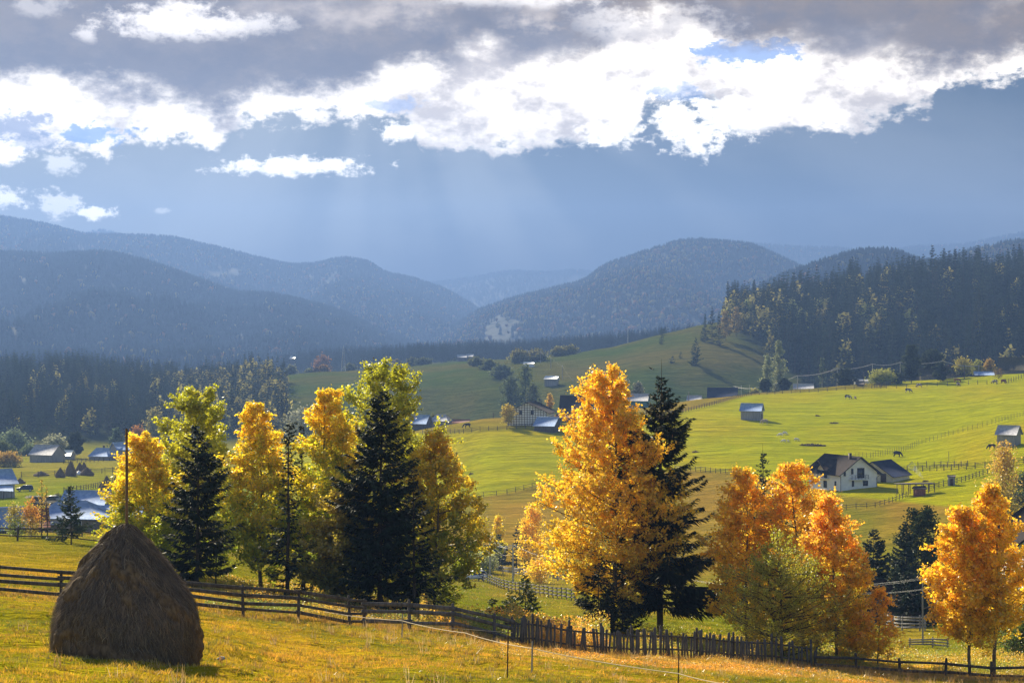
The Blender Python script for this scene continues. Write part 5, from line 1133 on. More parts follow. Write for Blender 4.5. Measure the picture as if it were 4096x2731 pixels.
fence('rail fence across the valley meadow below the utility poles', ground_line([(1860, 2312), (1950, 2330), (2000, 2352), (2100, 2372), (2200, 2390), (2300, 2402)]), 3.0, 1.3, (.45, .85, 1.25), pw=.13, rw=.15, mat=WOOD_MID)
fence('grey log fence by the white car in the valley', ground_line([(1850, 2278), (1960, 2286), (2030, 2296), (2130, 2310), (2260, 2325)]), 4.0, 1.3, (.4, .7, 1.0, 1.25), pw=.2, rw=.14, mat=WOOD_GREY)
fence('white rail gate section glimpsed left of the right aspens', GX((3640, 140), (3700, 140), (3790, 139)), 1.7, .75, (.25, .45, .65), pw=.12, rw=.10, mat=WOOD_GREY)
fence('grey plank fence in the shade under the two cables', GX((3540, 190), (3620, 185), (3700, 184)), 2.2, 1.4, (.4, .7, 1.0, 1.3), pw=.16, rw=.18, mat=WOOD_GREY)
# electric fence: stakes and cord
st = []
SK = [(1608, 72, .86, 'weathered stake where the electric cord leaves the rail fence'), (1860, 66, .95, 'grey stake carrying the cord in the middle of the meadow'), (2029, 50, 1.25, 'tall thin rusty rod in the foreground meadow'), (2127, 56, .93, 'grey square stake in front of the picket fence'), (2712, 50, 1.1, 'thin rusty stake at the bottom edge of the meadow'), (1460, 80, .7, 'short stake at the left start of the cord')]
tops = {}
for px, d, h, lab in SK:
    if px == 1860 or px == 1460: tops[px] = at(px, d, h*.95); continue
    p = at(px, d); o = MB(); w = .05 if 'grey' in lab or 'weather' in lab else .035
    o.add(*_post(w, h)); k = obj('fence_stake', o.me('fence_stake', WOOD_GREY if w > .04 else BROWN_PAINT), None, p); k.rotation_euler = (0, .02, 0)
    tag(k, lab, 'stake', 'stakes of the electric fence'); tops[px] = p+Vector((0, 0, h*.93))
ck = [(1300, 79, 2448), (1608, 72, 2476), (2127, 56, 2597)]
def cable(name, label, pts, rad, mat, sag=0.0, cat='cable'):
    P = []
    for a_, b_ in zip(pts[:-1], pts[1:]):
        for t in np.linspace(0, 1, 13)[:-1]:
            p = Vector(a_).lerp(Vector(b_), float(t)); p.z -= sag*4*t*(1-t); P.append(p)
    P.append(Vector(pts[-1])); O = P[0].copy(); b = MB(); b.tube([p-O for p in P], rad, 4)
    o = obj(name, b.me(name, mat), None, O); tag(o, label, cat); return o
CORD = m_rough('pale_cord', (.55,.45,.30), (.62,.52,.36), 5); CORDR = m_rough('red_white_cord', (.7,.12,.06), (.7,.55,.5), 30)
cable('electric_cord', 'pale cord strung from stake to stake across the foreground meadow', [pix(1300, 2446, 79), pix(1608, 2481, 72), pix(1860, 2530, 64), pix(2127, 2592, 56), pix(2712, 2692, 50), pix(2990, 2745, 46)], .012, CORD, .05)
cable('electric_cord', 'yellow cord running low behind the grey three rail fence', [pix(1300, 2446, 79.4), pix(1500, 2470, 80), pix(1720, 2502, 81), pix(2050, 2528, 83)], .010, CORD, .02)
cable('ground_cord', 'short red and white cord in the bottom left corner', [pix(-120, 2652, 38), pix(0, 2700, 36.5), pix(45, 2735, 35.5), pix(80, 2790, 34)], .016, CORDR, 0)

# ------------------------------------------------------------------ utility poles and wires
def pole(px, d, top_y, label, mat=CONCRETE, w=.28, arm=1.6, sp=None):
    p = at(px, d); h = (CY-top_y)/F*d-p.z
    o = empty('utility_pole', p, 0, label, 'pole', 'utility poles')
    b = MB(); b.tube([(0,0,-.5),(0,0,h)], [w*.6, w*.4], 8); b.obj('shaft', mat, o)
    if arm:
        b = MB(); b.bar((-arm/2, -.1, h-.35), (arm/2, .1, h-.35), .10); b.obj('crossarm', mat, o)
    return p+Vector((0, 0, h-.3))
def bundle(label, tops, n, sag, rad, spread=.8, dz=0.0):
    O = tops[0].copy(); o = empty('power_line', O, 0, label, 'cable', 'power lines')
    for k in range(n):
        P = []
        off = Vector(((k/(max(n-1, 1))-.5)*spread, 0, (k % 2)*.10+dz))
        for a_, b_ in zip(tops[:-1], tops[1:]):
            for t in np.linspace(0, 1, 15)[:-1]:
                p = a_.lerp(b_, float(t)); p.z -= sag*4*t*(1-t)*(1+.08*k); P.append(p+off-O)
        P.append(tops[-1]+off-O); b = MB(); b.tube(P, rad, 4); b.obj('wire', WIRE, o)
RP = [(3025, 900, 1548, 'concrete pole at the far left of the ridge line'), (3190, 890, 1500, 'concrete pole second from the left on the ridge line'), (3349, 880, 1471, 'concrete pole behind the dark bushy pine'), (3490, 875, 1453, 'concrete pole behind the yellow green bush'), (3601, 872, 1446, 'concrete pole left of the tallest ridge pine'), (3772, 868, 1441, 'concrete pole hidden among the ridge pines'), (3915, 880, 1460, 'concrete pole between the yellow trees')]
T = [pole(a_, b_, c_, l_, w=.42) for a_, b_, c_, l_ in RP]
bundle('white glinting bundle of wires sagging between the ridge poles', T[1:], 4, .9, .055, 1.0)
bundle('thin wires running left from the ridge poles to the dark barn', [T[1], T[0], pix(2935, 1545, 930)], 2, .7, .035, .6)
pole(3455, 868, 1486, 'dark wooden pole right of the dark bushy pine', WOOD_DARK, .3, 1.0); pole(3858, 862, 1462, 'dark wooden pole in front of the yellow tree', WOOD_DARK, .3, 0)
pole(3288, 905, 1512, 'small thin pole between two ridge poles', CONCRETE, .22, .8); pole(2965, 930, 1540, 'thin pole left of the ridge line near the dark blue barn', CONCRETE, .25, .8); pole(2998, 925, 1538, 'thin pole right of another near the dark blue barn', CONCRETE, .25, .8)
pole(2755, 800, 1565, 'short pole right of the tall spruce on the field edge', WOOD_GREY, .25, .8); pole(1974, 700, 1650, 'dark pole beside the small yellow tree', WOOD_DARK, .25, .9)
V_ = [pole(1960, 322, 2138, 'left utility pole in the valley gap', CONCRETE, .24, 1.4), pole(2052, 300, 2172, 'right utility pole in the valley gap', CONCRETE, .26, 1.4)]
pr = pole(3691, 150, 2300, 'slim concrete pole standing left of the right orange aspens', WOOD_GREY, .13, .8)
bundle('white wires sagging between the two valley poles', V_, 5, .9, .010, 1.4); bundle('lower wires drooping between the two valley poles', V_, 2, 1.2, .010, .6, -1.1)
bundle('wires running from the right valley pole behind the orange aspen to the lane', [V_[1], pix(2640, 2290, 225), pr+Vector((0, 0, 0)), pix(4230, 2352, 140)], 3, 1.2, .006, .4)
bundle('lower cable pair crossing the gap left of the right orange aspens', [pix(2640, 2350, 222), pix(3400, 2372, 165), pix(3691, 2358, 150), pix(4230, 2436, 138)], 2, .15, .006, .25)
bundle('wire running left from the left valley pole into the trees', [V_[0], pix(1780, 2180, 330)], 2, .3, .02, .8)
HP = [pole(2162, 1215, 1404, 'first wooden pole on the meadow hill', WOOD_GREY, .3, .9), pole(2203, 1170, 1427, 'second wooden pole on the meadow hill', WOOD_GREY, .3, .9), pole(2250, 1100, 1460, 'wooden pole just right of the hill shed', WOOD_GREY, .3, .9), pole(2292, 1020, 1516, 'lowest wooden pole on the meadow hill', WOOD_GREY, .3, .9)]
bundle('faint wires descending over the meadow hill', [pix(2100, 1398, 1290)]+HP, 1, .5, .014, .6)
# lattice mast
p = at(1374, 1350); h = (CY-1388)/F*1350-p.z; o = empty('lattice_mast', p, 0, 'thin white lattice mast on the brown hill meadow', 'mast')
b = MB(); n = 9
for i in range(n):
    z0, z1 = h*i/n, h*(i+1)/n; w0, w1 = 1.3*(1-i/n)+.25, 1.3*(1-(i+1)/n)+.25
    c0 = [(-w0,-w0,z0),(w0,-w0,z0),(w0,w0,z0),(-w0,w0,z0)]; c1 = [(-w1,-w1,z1),(w1,-w1,z1),(w1,w1,z1),(-w1,w1,z1)]
    for k in range(4):
        b.bar(c0[k], c1[k], .16); b.bar(c0[k], c1[(k+1) % 4], .10); b.bar(c1[k], c1[(k+1) % 4], .10)
b.obj('lattice', WIRE, o); b = MB(); b.tube([(0,0,h-1),(0,0,h+1.5)], .1, 5); b.obj('antenna', WIRE, o)
p = at(2512, 1500)+Vector((0, 0, 0)); h = 16; o = empty('lattice_mast', p, 0, 'pale mast in front of the spruce belt above the tall spruce', 'mast'); b = MB(); b.tube([(0,0,0),(0,0,h)], [.5,.2], 5); b.obj('lattice', WIRE, o)
o = empty('lone_post', at(3795, 530), 0, 'single thin tall post standing in the right field', 'post'); b = MB(); b.tube([(0,0,-.4),(0,0,3.4)], .06, 6); b.obj('shaft', WOOD_DARK, o)
for px, lab in ((324, 'left of two thin rods standing by the pair of haystacks'), (438, 'right of two thin rods standing by the pair of haystacks')):
    o = MB(); o.tube([(0,0,-.3),(0,0,6.0)], .05, 5); k = obj('hay_pole', o.me('hay_pole', WOOD_DARK), None, at(px+96 if px < 400 else px+12, 505)); tag(k, lab, 'pole')

# ------------------------------------------------------------------ haystacks
HAYM = m_rough('packed_hay', (.085,.057,.034), (.19,.13,.075), 9, (1,1,.35), .95, .1, bd=.05)
def hay_mesh(seed, prof, n=64, m=60, amp=.05):
    zs = np.array([p[0] for p in prof]); rs = np.array([p[1] for p in prof])
    z = np.linspace(zs[0], zs[-1], m); r = np.interp(z, zs, rs); a = np.arange(n)/n*2*np.pi
    A, Z = np.meshgrid(a, z); Rr = np.interp(Z, zs, rs)
    px_, py_ = np.cos(A), np.sin(A)
    d = amp*(fbm(px_*2.2+seed+Z*.9, py_*2.2+Z*1.3, 4, seed)*1.6)+amp*.5*fbm(A*9/6.28*2, Z*1.2, 2, seed+4)*(np.abs(A-np.pi) < 3.0)
    Rr = Rr*(1+.0)+d*np.minimum(1, Rr/.4)
    V = np.stack([Rr*px_, Rr*py_, Z], -1).reshape(-1, 3); V = np.vstack([V, [(0, 0, zs[-1]+.02)]])
    I = np.arange(m*n).reshape(m, n)
    q = np.stack([I[:-1], np.roll(I[:-1], -1, 1), np.roll(I[1:], -1, 1), I[1:]], -1).reshape(-1, 4)
    t = np.array([(I[-1, k], I[-1, (k+1) % n], m*n) for k in range(n)])
    return V, q, t, (zs, rs)
def strands(seed, prof, count, ln, wd, lift=.03, cx_=0.0):
    g = np.random.default_rng(seed); zs = np.array([p[0] for p in prof]); rs = np.array([p[1] for p in prof])
    u = g.random(count*2); z = zs[0]+(zs[-1]-zs[0])*u; r = np.interp(z, zs, rs); keep = g.random(count*2) < np.clip(r/rs.max()+.1, 0, 1); z = z[keep][:count]; n = len(z)
    r = np.interp(z, zs, rs); a = g.uniform(0, 6.283, n)
    r1 = r+g.uniform(-.04, .06, n); L = ln*g.uniform(.4, 1.6, n)
    z2 = z-L*g.uniform(.35, 1, n); z2 = np.maximum(z2, zs[0]+.0); a2 = a+g.normal(0, .10, n)*(1.6/np.maximum(r, .3))*ln*2.2
    r2 = np.interp(z2, zs, rs)+g.uniform(-.01, .09, n)*1.0
    P0 = np.stack([r1*np.cos(a), r1*np.sin(a), z], 1); P1 = np.stack([r2*np.cos(a2), r2*np.sin(a2), z2], 1)
    M = (P0+P1)/2; M[:, :2] *= 1+(g.uniform(.0, .06, n)/np.maximum(r, .3))[:, None]; M += g.normal(0, .02, (n, 3))
    wv = np.stack([-np.sin(a), np.cos(a), g.normal(0, .4, n)], 1)*(wd*g.uniform(.5, 1.4, n))[:, None]
    V = np.stack([P0-wv, P0+wv, M+wv, M-wv, P1], 1).reshape(-1, 3); k = np.arange(n)*5
    q = np.stack([k, k+1, k+2, k+3], 1); t = np.stack([k+3, k+2, k+4], 1)
    C = np.array((.16,.112,.066))*g.uniform(.3, 1.6, (n, 1)); br = g.random(n) < .07; C[br] = np.array((.34,.26,.15))*g.uniform(.7, 1.2, (br.sum(), 1))
    return V, q, t, np.repeat(C, 5, 0)
HP_ = [(-.35,1.62),(0,1.66),(.35,1.69),(.8,1.68),(1.15,1.64),(1.4,1.57),(1.64,1.45),(1.92,1.24),(2.21,1.05),(2.5,.81),(2.78,.58),(2.98,.40),(3.12,.28),(3.22,.19),(3.28,.10)]
hs = at(503, 44); hs.z -= .02
ho = o = empty('haystack', hs, 0, 'large dark conical haystack with a tall pole in the foreground meadow', 'haystack')
V, q, t, _ = hay_mesh(3, HP_, 130, 110, .20); V[:, 0] += .06*np.clip(V[:, 2], 0, 3)*0
obj('hay', mesh('hay', V, [q, t], HAYM, None, True), o)
V, q, t, C = strands(4, HP_, 34000, .36, .0045); obj('loose_straw', mesh('loose_straw', V, [q, t], STRAW, C), o)
# shaggy wisps hanging off the flanks
g = np.random.default_rng(44); zs_ = np.array([p[0] for p in HP_]); rs_ = np.array([p[1] for p in HP_]); nw = 260; per = 26
wz = g.uniform(.2, 3.1, nw); wa = g.uniform(0, 6.28, nw); i_ = np.repeat(np.arange(nw), per); n = len(i_)
z0 = wz[i_]+g.normal(0, .05, n); a0 = wa[i_]+g.normal(0, .05, n); r0 = np.interp(z0, zs_, rs_); Ls = g.uniform(.15, .5, n)
wl_ = g.normal(0, .12, nw)[i_]; out_ = g.uniform(.03, .13, nw)[i_]*g.uniform(.4, 1.3, n)
z1 = z0-Ls*.8; r1 = np.interp(np.maximum(z1, 0), zs_, rs_)+out_; a1 = a0+wl_/np.maximum(r0, .4)
P0 = np.stack([r0*np.cos(a0), r0*np.sin(a0), z0], 1); P1 = np.stack([r1*np.cos(a1), r1*np.sin(a1), np.maximum(z1, -.25)], 1)
wv = np.stack([-np.sin(a0), np.cos(a0), 0*a0], 1)*.006; Mm = (P0+P1)/2+np.stack([np.cos(a0), np.sin(a0), 0*a0], 1)*.02
V = np.stack([P0-wv, P0+wv, Mm+wv, Mm-wv, P1], 1).reshape(-1, 3); k = np.arange(n)*5
C = np.repeat(np.array((.26,.17,.085))*g.uniform(.4, 1.5, (nw, 1))[i_]*g.uniform(.7, 1.3, (n, 1)), 5, 0)
obj('wisps', mesh('wisps', V, [np.stack([k, k+1, k+2, k+3], 1), np.stack([k+3, k+2, k+4], 1)], STRAW, C), o)
ptop = ((CY-1714)/F*44-hs.z)/.97
ho.scale = (.97, .97, .97)
b = MB(); b.tube([(.02,0,2.6),(.02,0,3.3),(.025,.01,4.2),(.02,0,ptop)], [.036,.035,.034,.030], 8); b.obj('pole', m_rough('bark_pole', (.10,.06,.035), (.20,.12,.07), 8, (1,1,.3), .9), o)
# far haystacks in the village meadow
F_ = [(0,1.55),(.8,1.75),(1.6,1.6),(2.4,1.2),(3.2,.85),(4.0,.4),(4.6,.08)]
V, q, t, _ = hay_mesh(6, F_, 22, 18, .12); hme = mesh('haystack', V, [q, t], HAYM, None, True)
hv = [(241, 1909, .62, .85, 'short haystack at the left end of the far row'), (283, 1903, .95, .95, 'tallest haystack of the far row in the village meadow'), (319, 1895, .72, .8, 'middle haystack of the far row in the village meadow'), (336, 1893, .72, .7, 'narrow haystack at the back of the far row'), (348, 1901, .52, 1.15, 'squat haystack at the right end of the far row'),
      (427, 1965, .98, 1.0, 'left haystack of the near pair in the village meadow'), (467, 1966, 1.10, 1.0, 'right, taller haystack of the near pair in the village meadow'), (411, 1963, .66, .8, 'low haystack tucked behind the near pair'), (164, 1903, .32, 1.3, 'flattened heap of hay left of the far row of haystacks'), (80, 1933, .35, .9, 'small dark heap behind the dark parked car')]
for px, py, sz, sw, lab in hv:
    p = hit(px, py); k = obj('haystack', hme, None, p-Vector((0, 0, .1))); s = p.y/600; k.scale = (sw*s*1.1, sw*s*1.1, sz*s*1.15); tag(k, lab, 'haystack', 'haystacks in the village meadow')
k = obj('covered_heap', hme, None, hit(315, 1899)); k.scale = (.8, .8, .28); tag(k, 'heap under a white sheet between two haystacks', 'heap')
wm2 = hme.copy(); wm2.materials.clear(); wm2.materials.append(WHITE_PAINT); k.data = wm2
def heap(label, px, py, L, W, H, mat, cat='heap', name='brush_heap', n=400, cs=((.08,.06,.04), (.16,.12,.07))):
    p = hit(px, py); g = np.random.default_rng(int(px)); a = g.uniform(0, 6.28, n); r = np.sqrt(g.random(n)); x = np.cos(a)*r*L/2; y = np.sin(a)*r*W/2; z = H*(1-r**2)*g.random(n)*(.7+.5*vnoise(x*.7, y, 3))
    c = np.stack([x, y, np.maximum(z, 0)], 1); A = g.normal(0, .28, (n, 3)); B_ = g.normal(0, .12, (n, 3))
    V = np.stack([c-A, c+B_, c+A, c-B_], 1).reshape(-1, 3)
    o = obj(name, mesh(name, V, np.arange(n*4).reshape(n, 4), mat, np.repeat(lerp3(cs[0], cs[1], g.random(n)), 4, 0)), None, p); tag(o, label, cat)
heap('long dark heap of brush lying in the green field', 3248, 1782, 8.5, 3.2, .9, FARLEAF)
heap('low earth mound above the long brush heap', 3335, 1693, 3.4, 1.6, .4, FARLEAF, cs=((.10,.07,.04), (.18,.13,.07)), n=160)
heap('tiny dark mound beside the lone plank barn', 3270, 1664, 1.6, 1.0, .3, FARLEAF, n=90)
heap('brown earth mound right of the tall spruce', 2782, 1808, 2.0, 1.4, .35, FARLEAF, cs=((.12,.08,.05), (.2,.14,.08)), n=120)
heap('dark clod in the field left of the big orange aspen', 1885, 1896, 1.2, .8, .25, FARLEAF, n=60)
# white scrap on the meadow
b = MB(); b.add([(-.10,-.04,.02),(.03,-.07,.05),(.12,-.02,.03),(.08,.05,.08),(-.04,.06,.06),(-.12,.03,.03),(0,0,.10),(0,0,-.03)], None, [(0,1,6),(1,2,6),(2,3,6),(3,4,6),(4,5,6),(5,0,6),(1,0,7),(2,1,7),(3,2,7),(4,3,7),(5,4,7),(0,5,7)])
k = obj('stone', b.me('stone', CONCRETE), None, hit(884, 2643)+Vector((0, 0, .03))); tag(k, 'small pale stone lying in the grass right of the haystack', 'stone')

# ------------------------------------------------------------------ cars
def car(label, px, py, yaw, paint, estate=True):
    p = hit(px, py); o = empty('parked_car', p, R(yaw), label, 'car', 'cars parked in the village and valley')
    b = MB(); ys = (-.82, .82)
    prof = [(-2.1,.35),(-2.15,.75),(-1.2,.92),(2.05,.92),(2.15,.6),(2.1,.35)]
    V = [(x, y, z) for y in ys for x, z in prof]; n = len(prof)
    b.add(V, [(i, (i+1) % n, (i+1) % n+n, i+n) for i in range(n)], [(0, i+1, i) for i in range(1, n-1)]+[(n, n+i, n+i+1) for i in range(1, n-1)]); bd = b.obj('body', paint, o)
    b = MB(); xr = 2.0 if estate else 1.3
    cab = [(-1.15,.92,.80),(-.45,1.40,.64),(xr-.35,1.42,.64),(xr,.93,.80)]
    V = [(x, s*w, z) for s in (-1, 1) for x, z, w in cab]; b.add(V, [(0,3,2,1),(4,5,6,7),(0,1,5,4),(2,3,7,6)]); b.obj('windows', GLASS, o)
    b = MB(); b.box(-.52, xr-.3, -.66, .66, 1.405, 1.46)
    for s in (-1, 1):
        for x0, x1 in ((-1.15, -.45), (xr, xr-.35)): b.bar((x0, s*.81, .93), (x1, s*.65, 1.42), .07)
        b.bar((.45, s*.815, .93), (.45, s*.655, 1.42), .08)
    b.obj('roof', paint, o)
    for x in (-1.35, 1.35):
        for s in (-1, 1):
            b = MB(); b.tube([(x, s*.70, .32), (x, s*.86, .32)], .32, 14); b.tube([(x, s*.86, .32), (x, s*.865, .32)], [.32, .02], 14); w = b.obj('wheel', TYRE, o)
            b = MB(); b.tube([(x, s*.866, .32), (x, s*.88, .32)], [.19, .02], 10); b.obj('rim', SILVER_PAINT, w)
    for s in (-1, 1):
        b = MB(); b.box(-2.18, -2.12, s*.55-.18, s*.55+.18, .58, .74); b.obj('headlight', WHITE_PAINT, o)
    return o
car('dark blue jeep with a pale roof rack parked on the village grass', 100, 1964, 12, NAVY_PAINT).scale = (1.0, 1.0, 1.1)
car('white estate car parked at the left edge of the village', 24, 1985, 14, WHITE_PAINT)
car('silver estate car parked facing the camera beside the brown roof shelter', 200, 2008, 40, SILVER_PAINT)
car('white van like car half hidden by the left clump in the valley', 1892, 2321, 25, WHITE_PAINT)
heap('pale boards and sheets piled left of the silver car', 134, 1990, 4.2, 1.6, .7, FARLEAF, cs=((.30,.28,.26), (.6,.58,.55)), n=120)

# ------------------------------------------------------------------ animals (one continuous skinned body each)
def skinned(name, joints, edges, mat):
    me = bpy.data.meshes.new(name); me.from_pydata([j[0] for j in joints], edges, [])
    o = bpy.data.objects.new(name+'_tmp', me); COL.objects.link(o)
    m = o.modifiers.new('skin', 'SKIN'); m.use_smooth_shade = True
    for i, j in enumerate(joints): me.skin_vertices[0].data[i].radius = j[1] if isinstance(j[1], tuple) else (j[1], j[1])
    me.skin_vertices[0].data[0].use_root = True
    s = o.modifiers.new('sub', 'SUBSURF'); s.levels = 1; s.render_levels = 1
    dg = bpy.context.evaluated_depsgraph_get(); r = bpy.data.meshes.new_from_object(o.evaluated_get(dg))
    bpy.data.objects.remove(o); r.name = name; r.materials.clear(); r.materials.append(mat); return r
def quadruped(name, k, mat, horse=False, sheep=False):
    # body along X, head at +X, grazing
    if sheep: bl, bh, br, lg = .42, .50, .23, .05
    elif horse: bl, bh, br, lg = .70, 1.18, .30, .075
    else: bl, bh, br, lg = .72, .98, .36, .08
    J = [((0,0,bh), (br*1.0, br*1.08)), ((-bl*.55,0,bh+.02), (br*.92, br*.95)), ((-bl,0,bh+.05), (br*.6, br*.7)), ((bl*.5,0,bh-.02), (br*.95, br*1.1)), ((bl*.95,0,bh+.05), (br*.55, br*.75))]
    E = [(0,1),(1,2),(0,3),(3,4)]
    nk = .20 if not sheep else .12
    hd = [((bl*1.35,0,bh*.78), (nk*.75, nk)), ((bl*1.62,0,bh*.42), (nk*.55, nk*.8)), ((bl*1.72,0,bh*.24), (nk*.6, nk*.7)), ((bl*1.95,0,bh*.06+.05), (nk*.38, nk*.42))]
    if horse: hd = [((bl*1.45,0,bh*.85), (.13, .22)), ((bl*1.85,0,bh*.52), (.10, .16)), ((bl*2.02,0,bh*.34), (.11, .14)), ((bl*2.15,0,.10), (.07, .08))]
    i = 4
    for j in hd: J.append(j); E.append((i, len(J)-1)); i = len(J)-1
    ei = len(J)-2
    for s in (-1, 1): J.append(((J[ei][0][0]-.05, s*.16*(k if not sheep else .6), J[ei][0][2]+.12), .03)); E.append((ei, len(J)-1))
    for s in (-1, 1):
        y = s*br*.55; a0 = len(J)
        J += [((bl*.72, y, bh*.62), lg*1.6), ((bl*.74, y, bh*.36), lg), ((bl*.70, y, bh*.08), lg*.75), ((bl*.74, y, .02), lg*.95)]; E += [(3, a0), (a0, a0+1), (a0+1, a0+2), (a0+2, a0+3)]
        a0 = len(J)
        J += [((-bl*.72, y, bh*.66), lg*2.2), ((-bl*.66, y, bh*.52), lg*1.5), ((-bl*.98, y, bh*.34), lg*.95), ((-bl*.92, y, bh*.08), lg*.75), ((-bl*.88, y, .02), lg*.95)]; E += [(1, a0), (a0, a0+1), (a0+1, a0+2), (a0+2, a0+3), (a0+3, a0+4)]
    a0 = len(J); J += [((-bl*1.22, 0, bh*.95), .04), ((-bl*1.28, 0, bh*.55), .035 if not horse else .07)]; E += [(2, a0), (a0, a0+1)]
    return skinned(name, J, E, mat)
def m_patch(name, c1, c2, sc=1.6, th=.5):
    m, t, out = mat_new(name); n = t.noise(objco(t), sc, 2, .5); principled(t, out, t.mix(t.ss(n, th-.02, th+.02), c1, c2), .85, .2); return m
COWM = [m_patch('black_white_hide', (.5,.47,.44), (.02,.02,.02), 1.5, .44), m_patch('brown_white_hide', (.50,.46,.42), (.12,.04,.02), 1.4, .44), m_patch('black_hide', (.02,.018,.016), (.035,.03,.025)), m_patch('pale_hide', (.42,.33,.24), (.52,.43,.33)), m_patch('red_brown_hide', (.16,.05,.02), (.2,.07,.03))]
cows = [quadruped('cow', 1, m) for m in COWM]; horse_me = [quadruped('horse', 1, COWM[4], horse=True), quadruped('horse', 1, COWM[2], horse=True)]
WOOL = m_patch('wool', (.72,.66,.56), (.8,.75,.66)); sheep_me = quadruped('sheep', 1, WOOL, sheep=True)
AN = [('cow', cows[0], 3390, 1596, 0, 1.35, 'black and white cow grazing beside a calf in the upper field'), ('calf', cows[1], 3421, 1597, -80, .95, 'brown and white calf seen end on beside the black and white cow'),
      ('cow', cows[0], 3632, 1570, 0, 1.4, 'black and white cow grazing alone below the ridge fence'), ('cow', cows[1], 3678, 1549, 185, 1.3, 'brown and white cow at the ridge fence left of the horse'), ('cow', cows[1], 3832, 1544, -65, 1.2, 'red and white cow grazing just below the horse'),
      ('cow', cows[1], 3981, 1535, 180, 1.3, 'brown cow left of the bare brown bush'), ('cow', cows[4], 4013, 1533, 10, 1.3, 'red brown cow right of the bare brown bush'),
      ('cow', cows[3], 3059, 1696, 180, 1.35, 'pale cow in the shadow of the lone plank barn'), ('cow', cows[2], 3588, 1827, 0, 1.35, 'black cow grazing below the slanting wire fence'), ('cow', cows[2], 3968, 1797, 165, 1.2, 'black cow standing below the right plank barn'),
      ('horse', horse_me[0], 3826, 1531, 0, 1.35, 'chestnut horse grazing on the ridge'), ('horse', horse_me[1], 1870, 1713, 190, 1.3, 'dark horse grazing left of the small yellow tree')]
for nm, me, px, py, yaw, s, lab in AN:
    k = obj(nm, me, None, hit(px, py)-Vector((0, 0, .02))); k.rotation_euler = (0, 0, R(yaw)); k.scale = (s, s, s); tag(k, lab, 'horse' if nm == 'horse' else 'cow', 'grazing animals')
for px, py, yaw, s, lab in ((3122, 1744, 180, 1.6, 'upper left sheep resting in the field'), (3139, 1738, 20, 1.6, 'sheep touching the upper left one'), (3135, 1768, 170, 1.4, 'lower left sheep of the trio'), (3153, 1767, 60, 1.1, 'small sheep in the middle of the trio'), (3185, 1762, 0, 1.4, 'whitest sheep at the right of the trio')):
    k = obj('sheep', sheep_me, None, hit(px, py)-Vector((0, 0, .1))); k.rotation_euler = (0, 0, R(yaw)); k.scale = (s, s, s); tag(k, lab, 'sheep', 'sheep in the green field')
# birds on the tree tops
def bird_mesh():
    J = [((0,0,0), .055), ((.08,0,.05), .04), ((.12,0,.09), .032), ((.17,0,.085), .008), ((-.10,0,-.03), .03), ((-.26,0,-.08), .018)]
    return skinned('bird', J, [(0,1),(1,2),(2,3),(0,4),(4,5)], m_patch('bird_feathers', (.02,.02,.022), (.5,.5,.5), 9, .62))
bm_ = bird_mesh()
for px, py, d, yaw, lab in ((1488, 1489, 102, 20, 'dark bird perched on the tip of the tallest left spruce'), (1495, 1434, 109, 100, 'dark bird perched in the highest yellow green aspen'), (2604, 1474, 115, 200, 'magpie perched near the tip of the cone hung spruce')):
    k = obj('bird', bm_, None, pix(px, py, d)); k.rotation_euler = (0, 0, R(yaw)); k.scale = (.85,)*3; tag(k, lab, 'bird', 'birds on the tree tops')
# smoke of the garden fire
m, t, out = mat_new('wood_smoke'); v = t.n.new('ShaderNodeVolumePrincipled'); v.inputs['Color'].default_value = (.8,.85,.95,1)
n = t.noise(objco(t), .8, 3); t.l.new(t.m('MULTIPLY', t.ss(n, .42, .62), .55), v.inputs['Density']); t.l.new(v.outputs[0], out.inputs['Volume'])
p = hit(3697, 1924); b = MB(); b.tube([(0,0,.1),(-.9,0,1.4),(-2.2,.3,3.0),(-3.6,.6,4.6)], [.15,.45,.8,1.1], 8)
k = b.obj('smoke', m); k.location = p; tag(k, 'thin pale smoke drifting from a garden fire by the pergola', 'smoke', kind='stuff')
heap('small smouldering garden fire at the root of the smoke', 3702, 1926, 1.3, 1.0, .3, FARLEAF, cat='fire', name='garden_fire', n=50)

# ------------------------------------------------------------------ grass and undergrowth
def blades(P, H, W, C, lean=.35, seed=1, name='grass', label='', mat=GRASSM, per=1):
    g = np.random.default_rng(seed); n = len(P); a = g.uniform(0, 6.28, n)
    wv = np.stack([np.cos(a), np.sin(a), 0*a], 1)*(W/2)[:, None]
    tip = P+np.stack([g.normal(0, lean, n)*H, g.normal(0, lean, n)*H, H], 1)
    V = np.stack([P-wv, P+wv, tip], 1).reshape(-1, 3)
    o = obj(name, mesh(name, V, np.arange(n*3).reshape(n, 3), mat, np.repeat(C, 3, 0))); tag(o, label, 'grass', kind='stuff'); return o
def gsample(n, x0, x1, d0, d1, pw=1.6, seed=1):
    g = np.random.default_rng(seed); px = g.uniform(x0, x1, n); u = g.random(n); d = (d0**pw+(d1**pw-d0**pw)*u)**(1/pw)
    X = (px-CX)/F*d; return np.stack([X, d, zg(X, d)-.01], 1), px, d
P, px, d = gsample(420000, -150, 4250, 30, 104, 1.9, 5)
n1 = fbm(P[:, 0]/1.1, P[:, 1]/1.6, 3, 9); n2 = fbm(P[:, 0]/5, P[:, 1]/6, 3, 19)
gg = np.random.default_rng(8)
fr = np.interp(px, [0, 1070, 2044, 2600, 3255, 4092], [74, 77, 84, 90, 95, 96])
nearf = np.exp(-((d-fr)/2.2)**2)+.5*np.exp(-((d-fr+3.5)/3.0)**2)*np.clip((px-1400)/900, 0, 1)
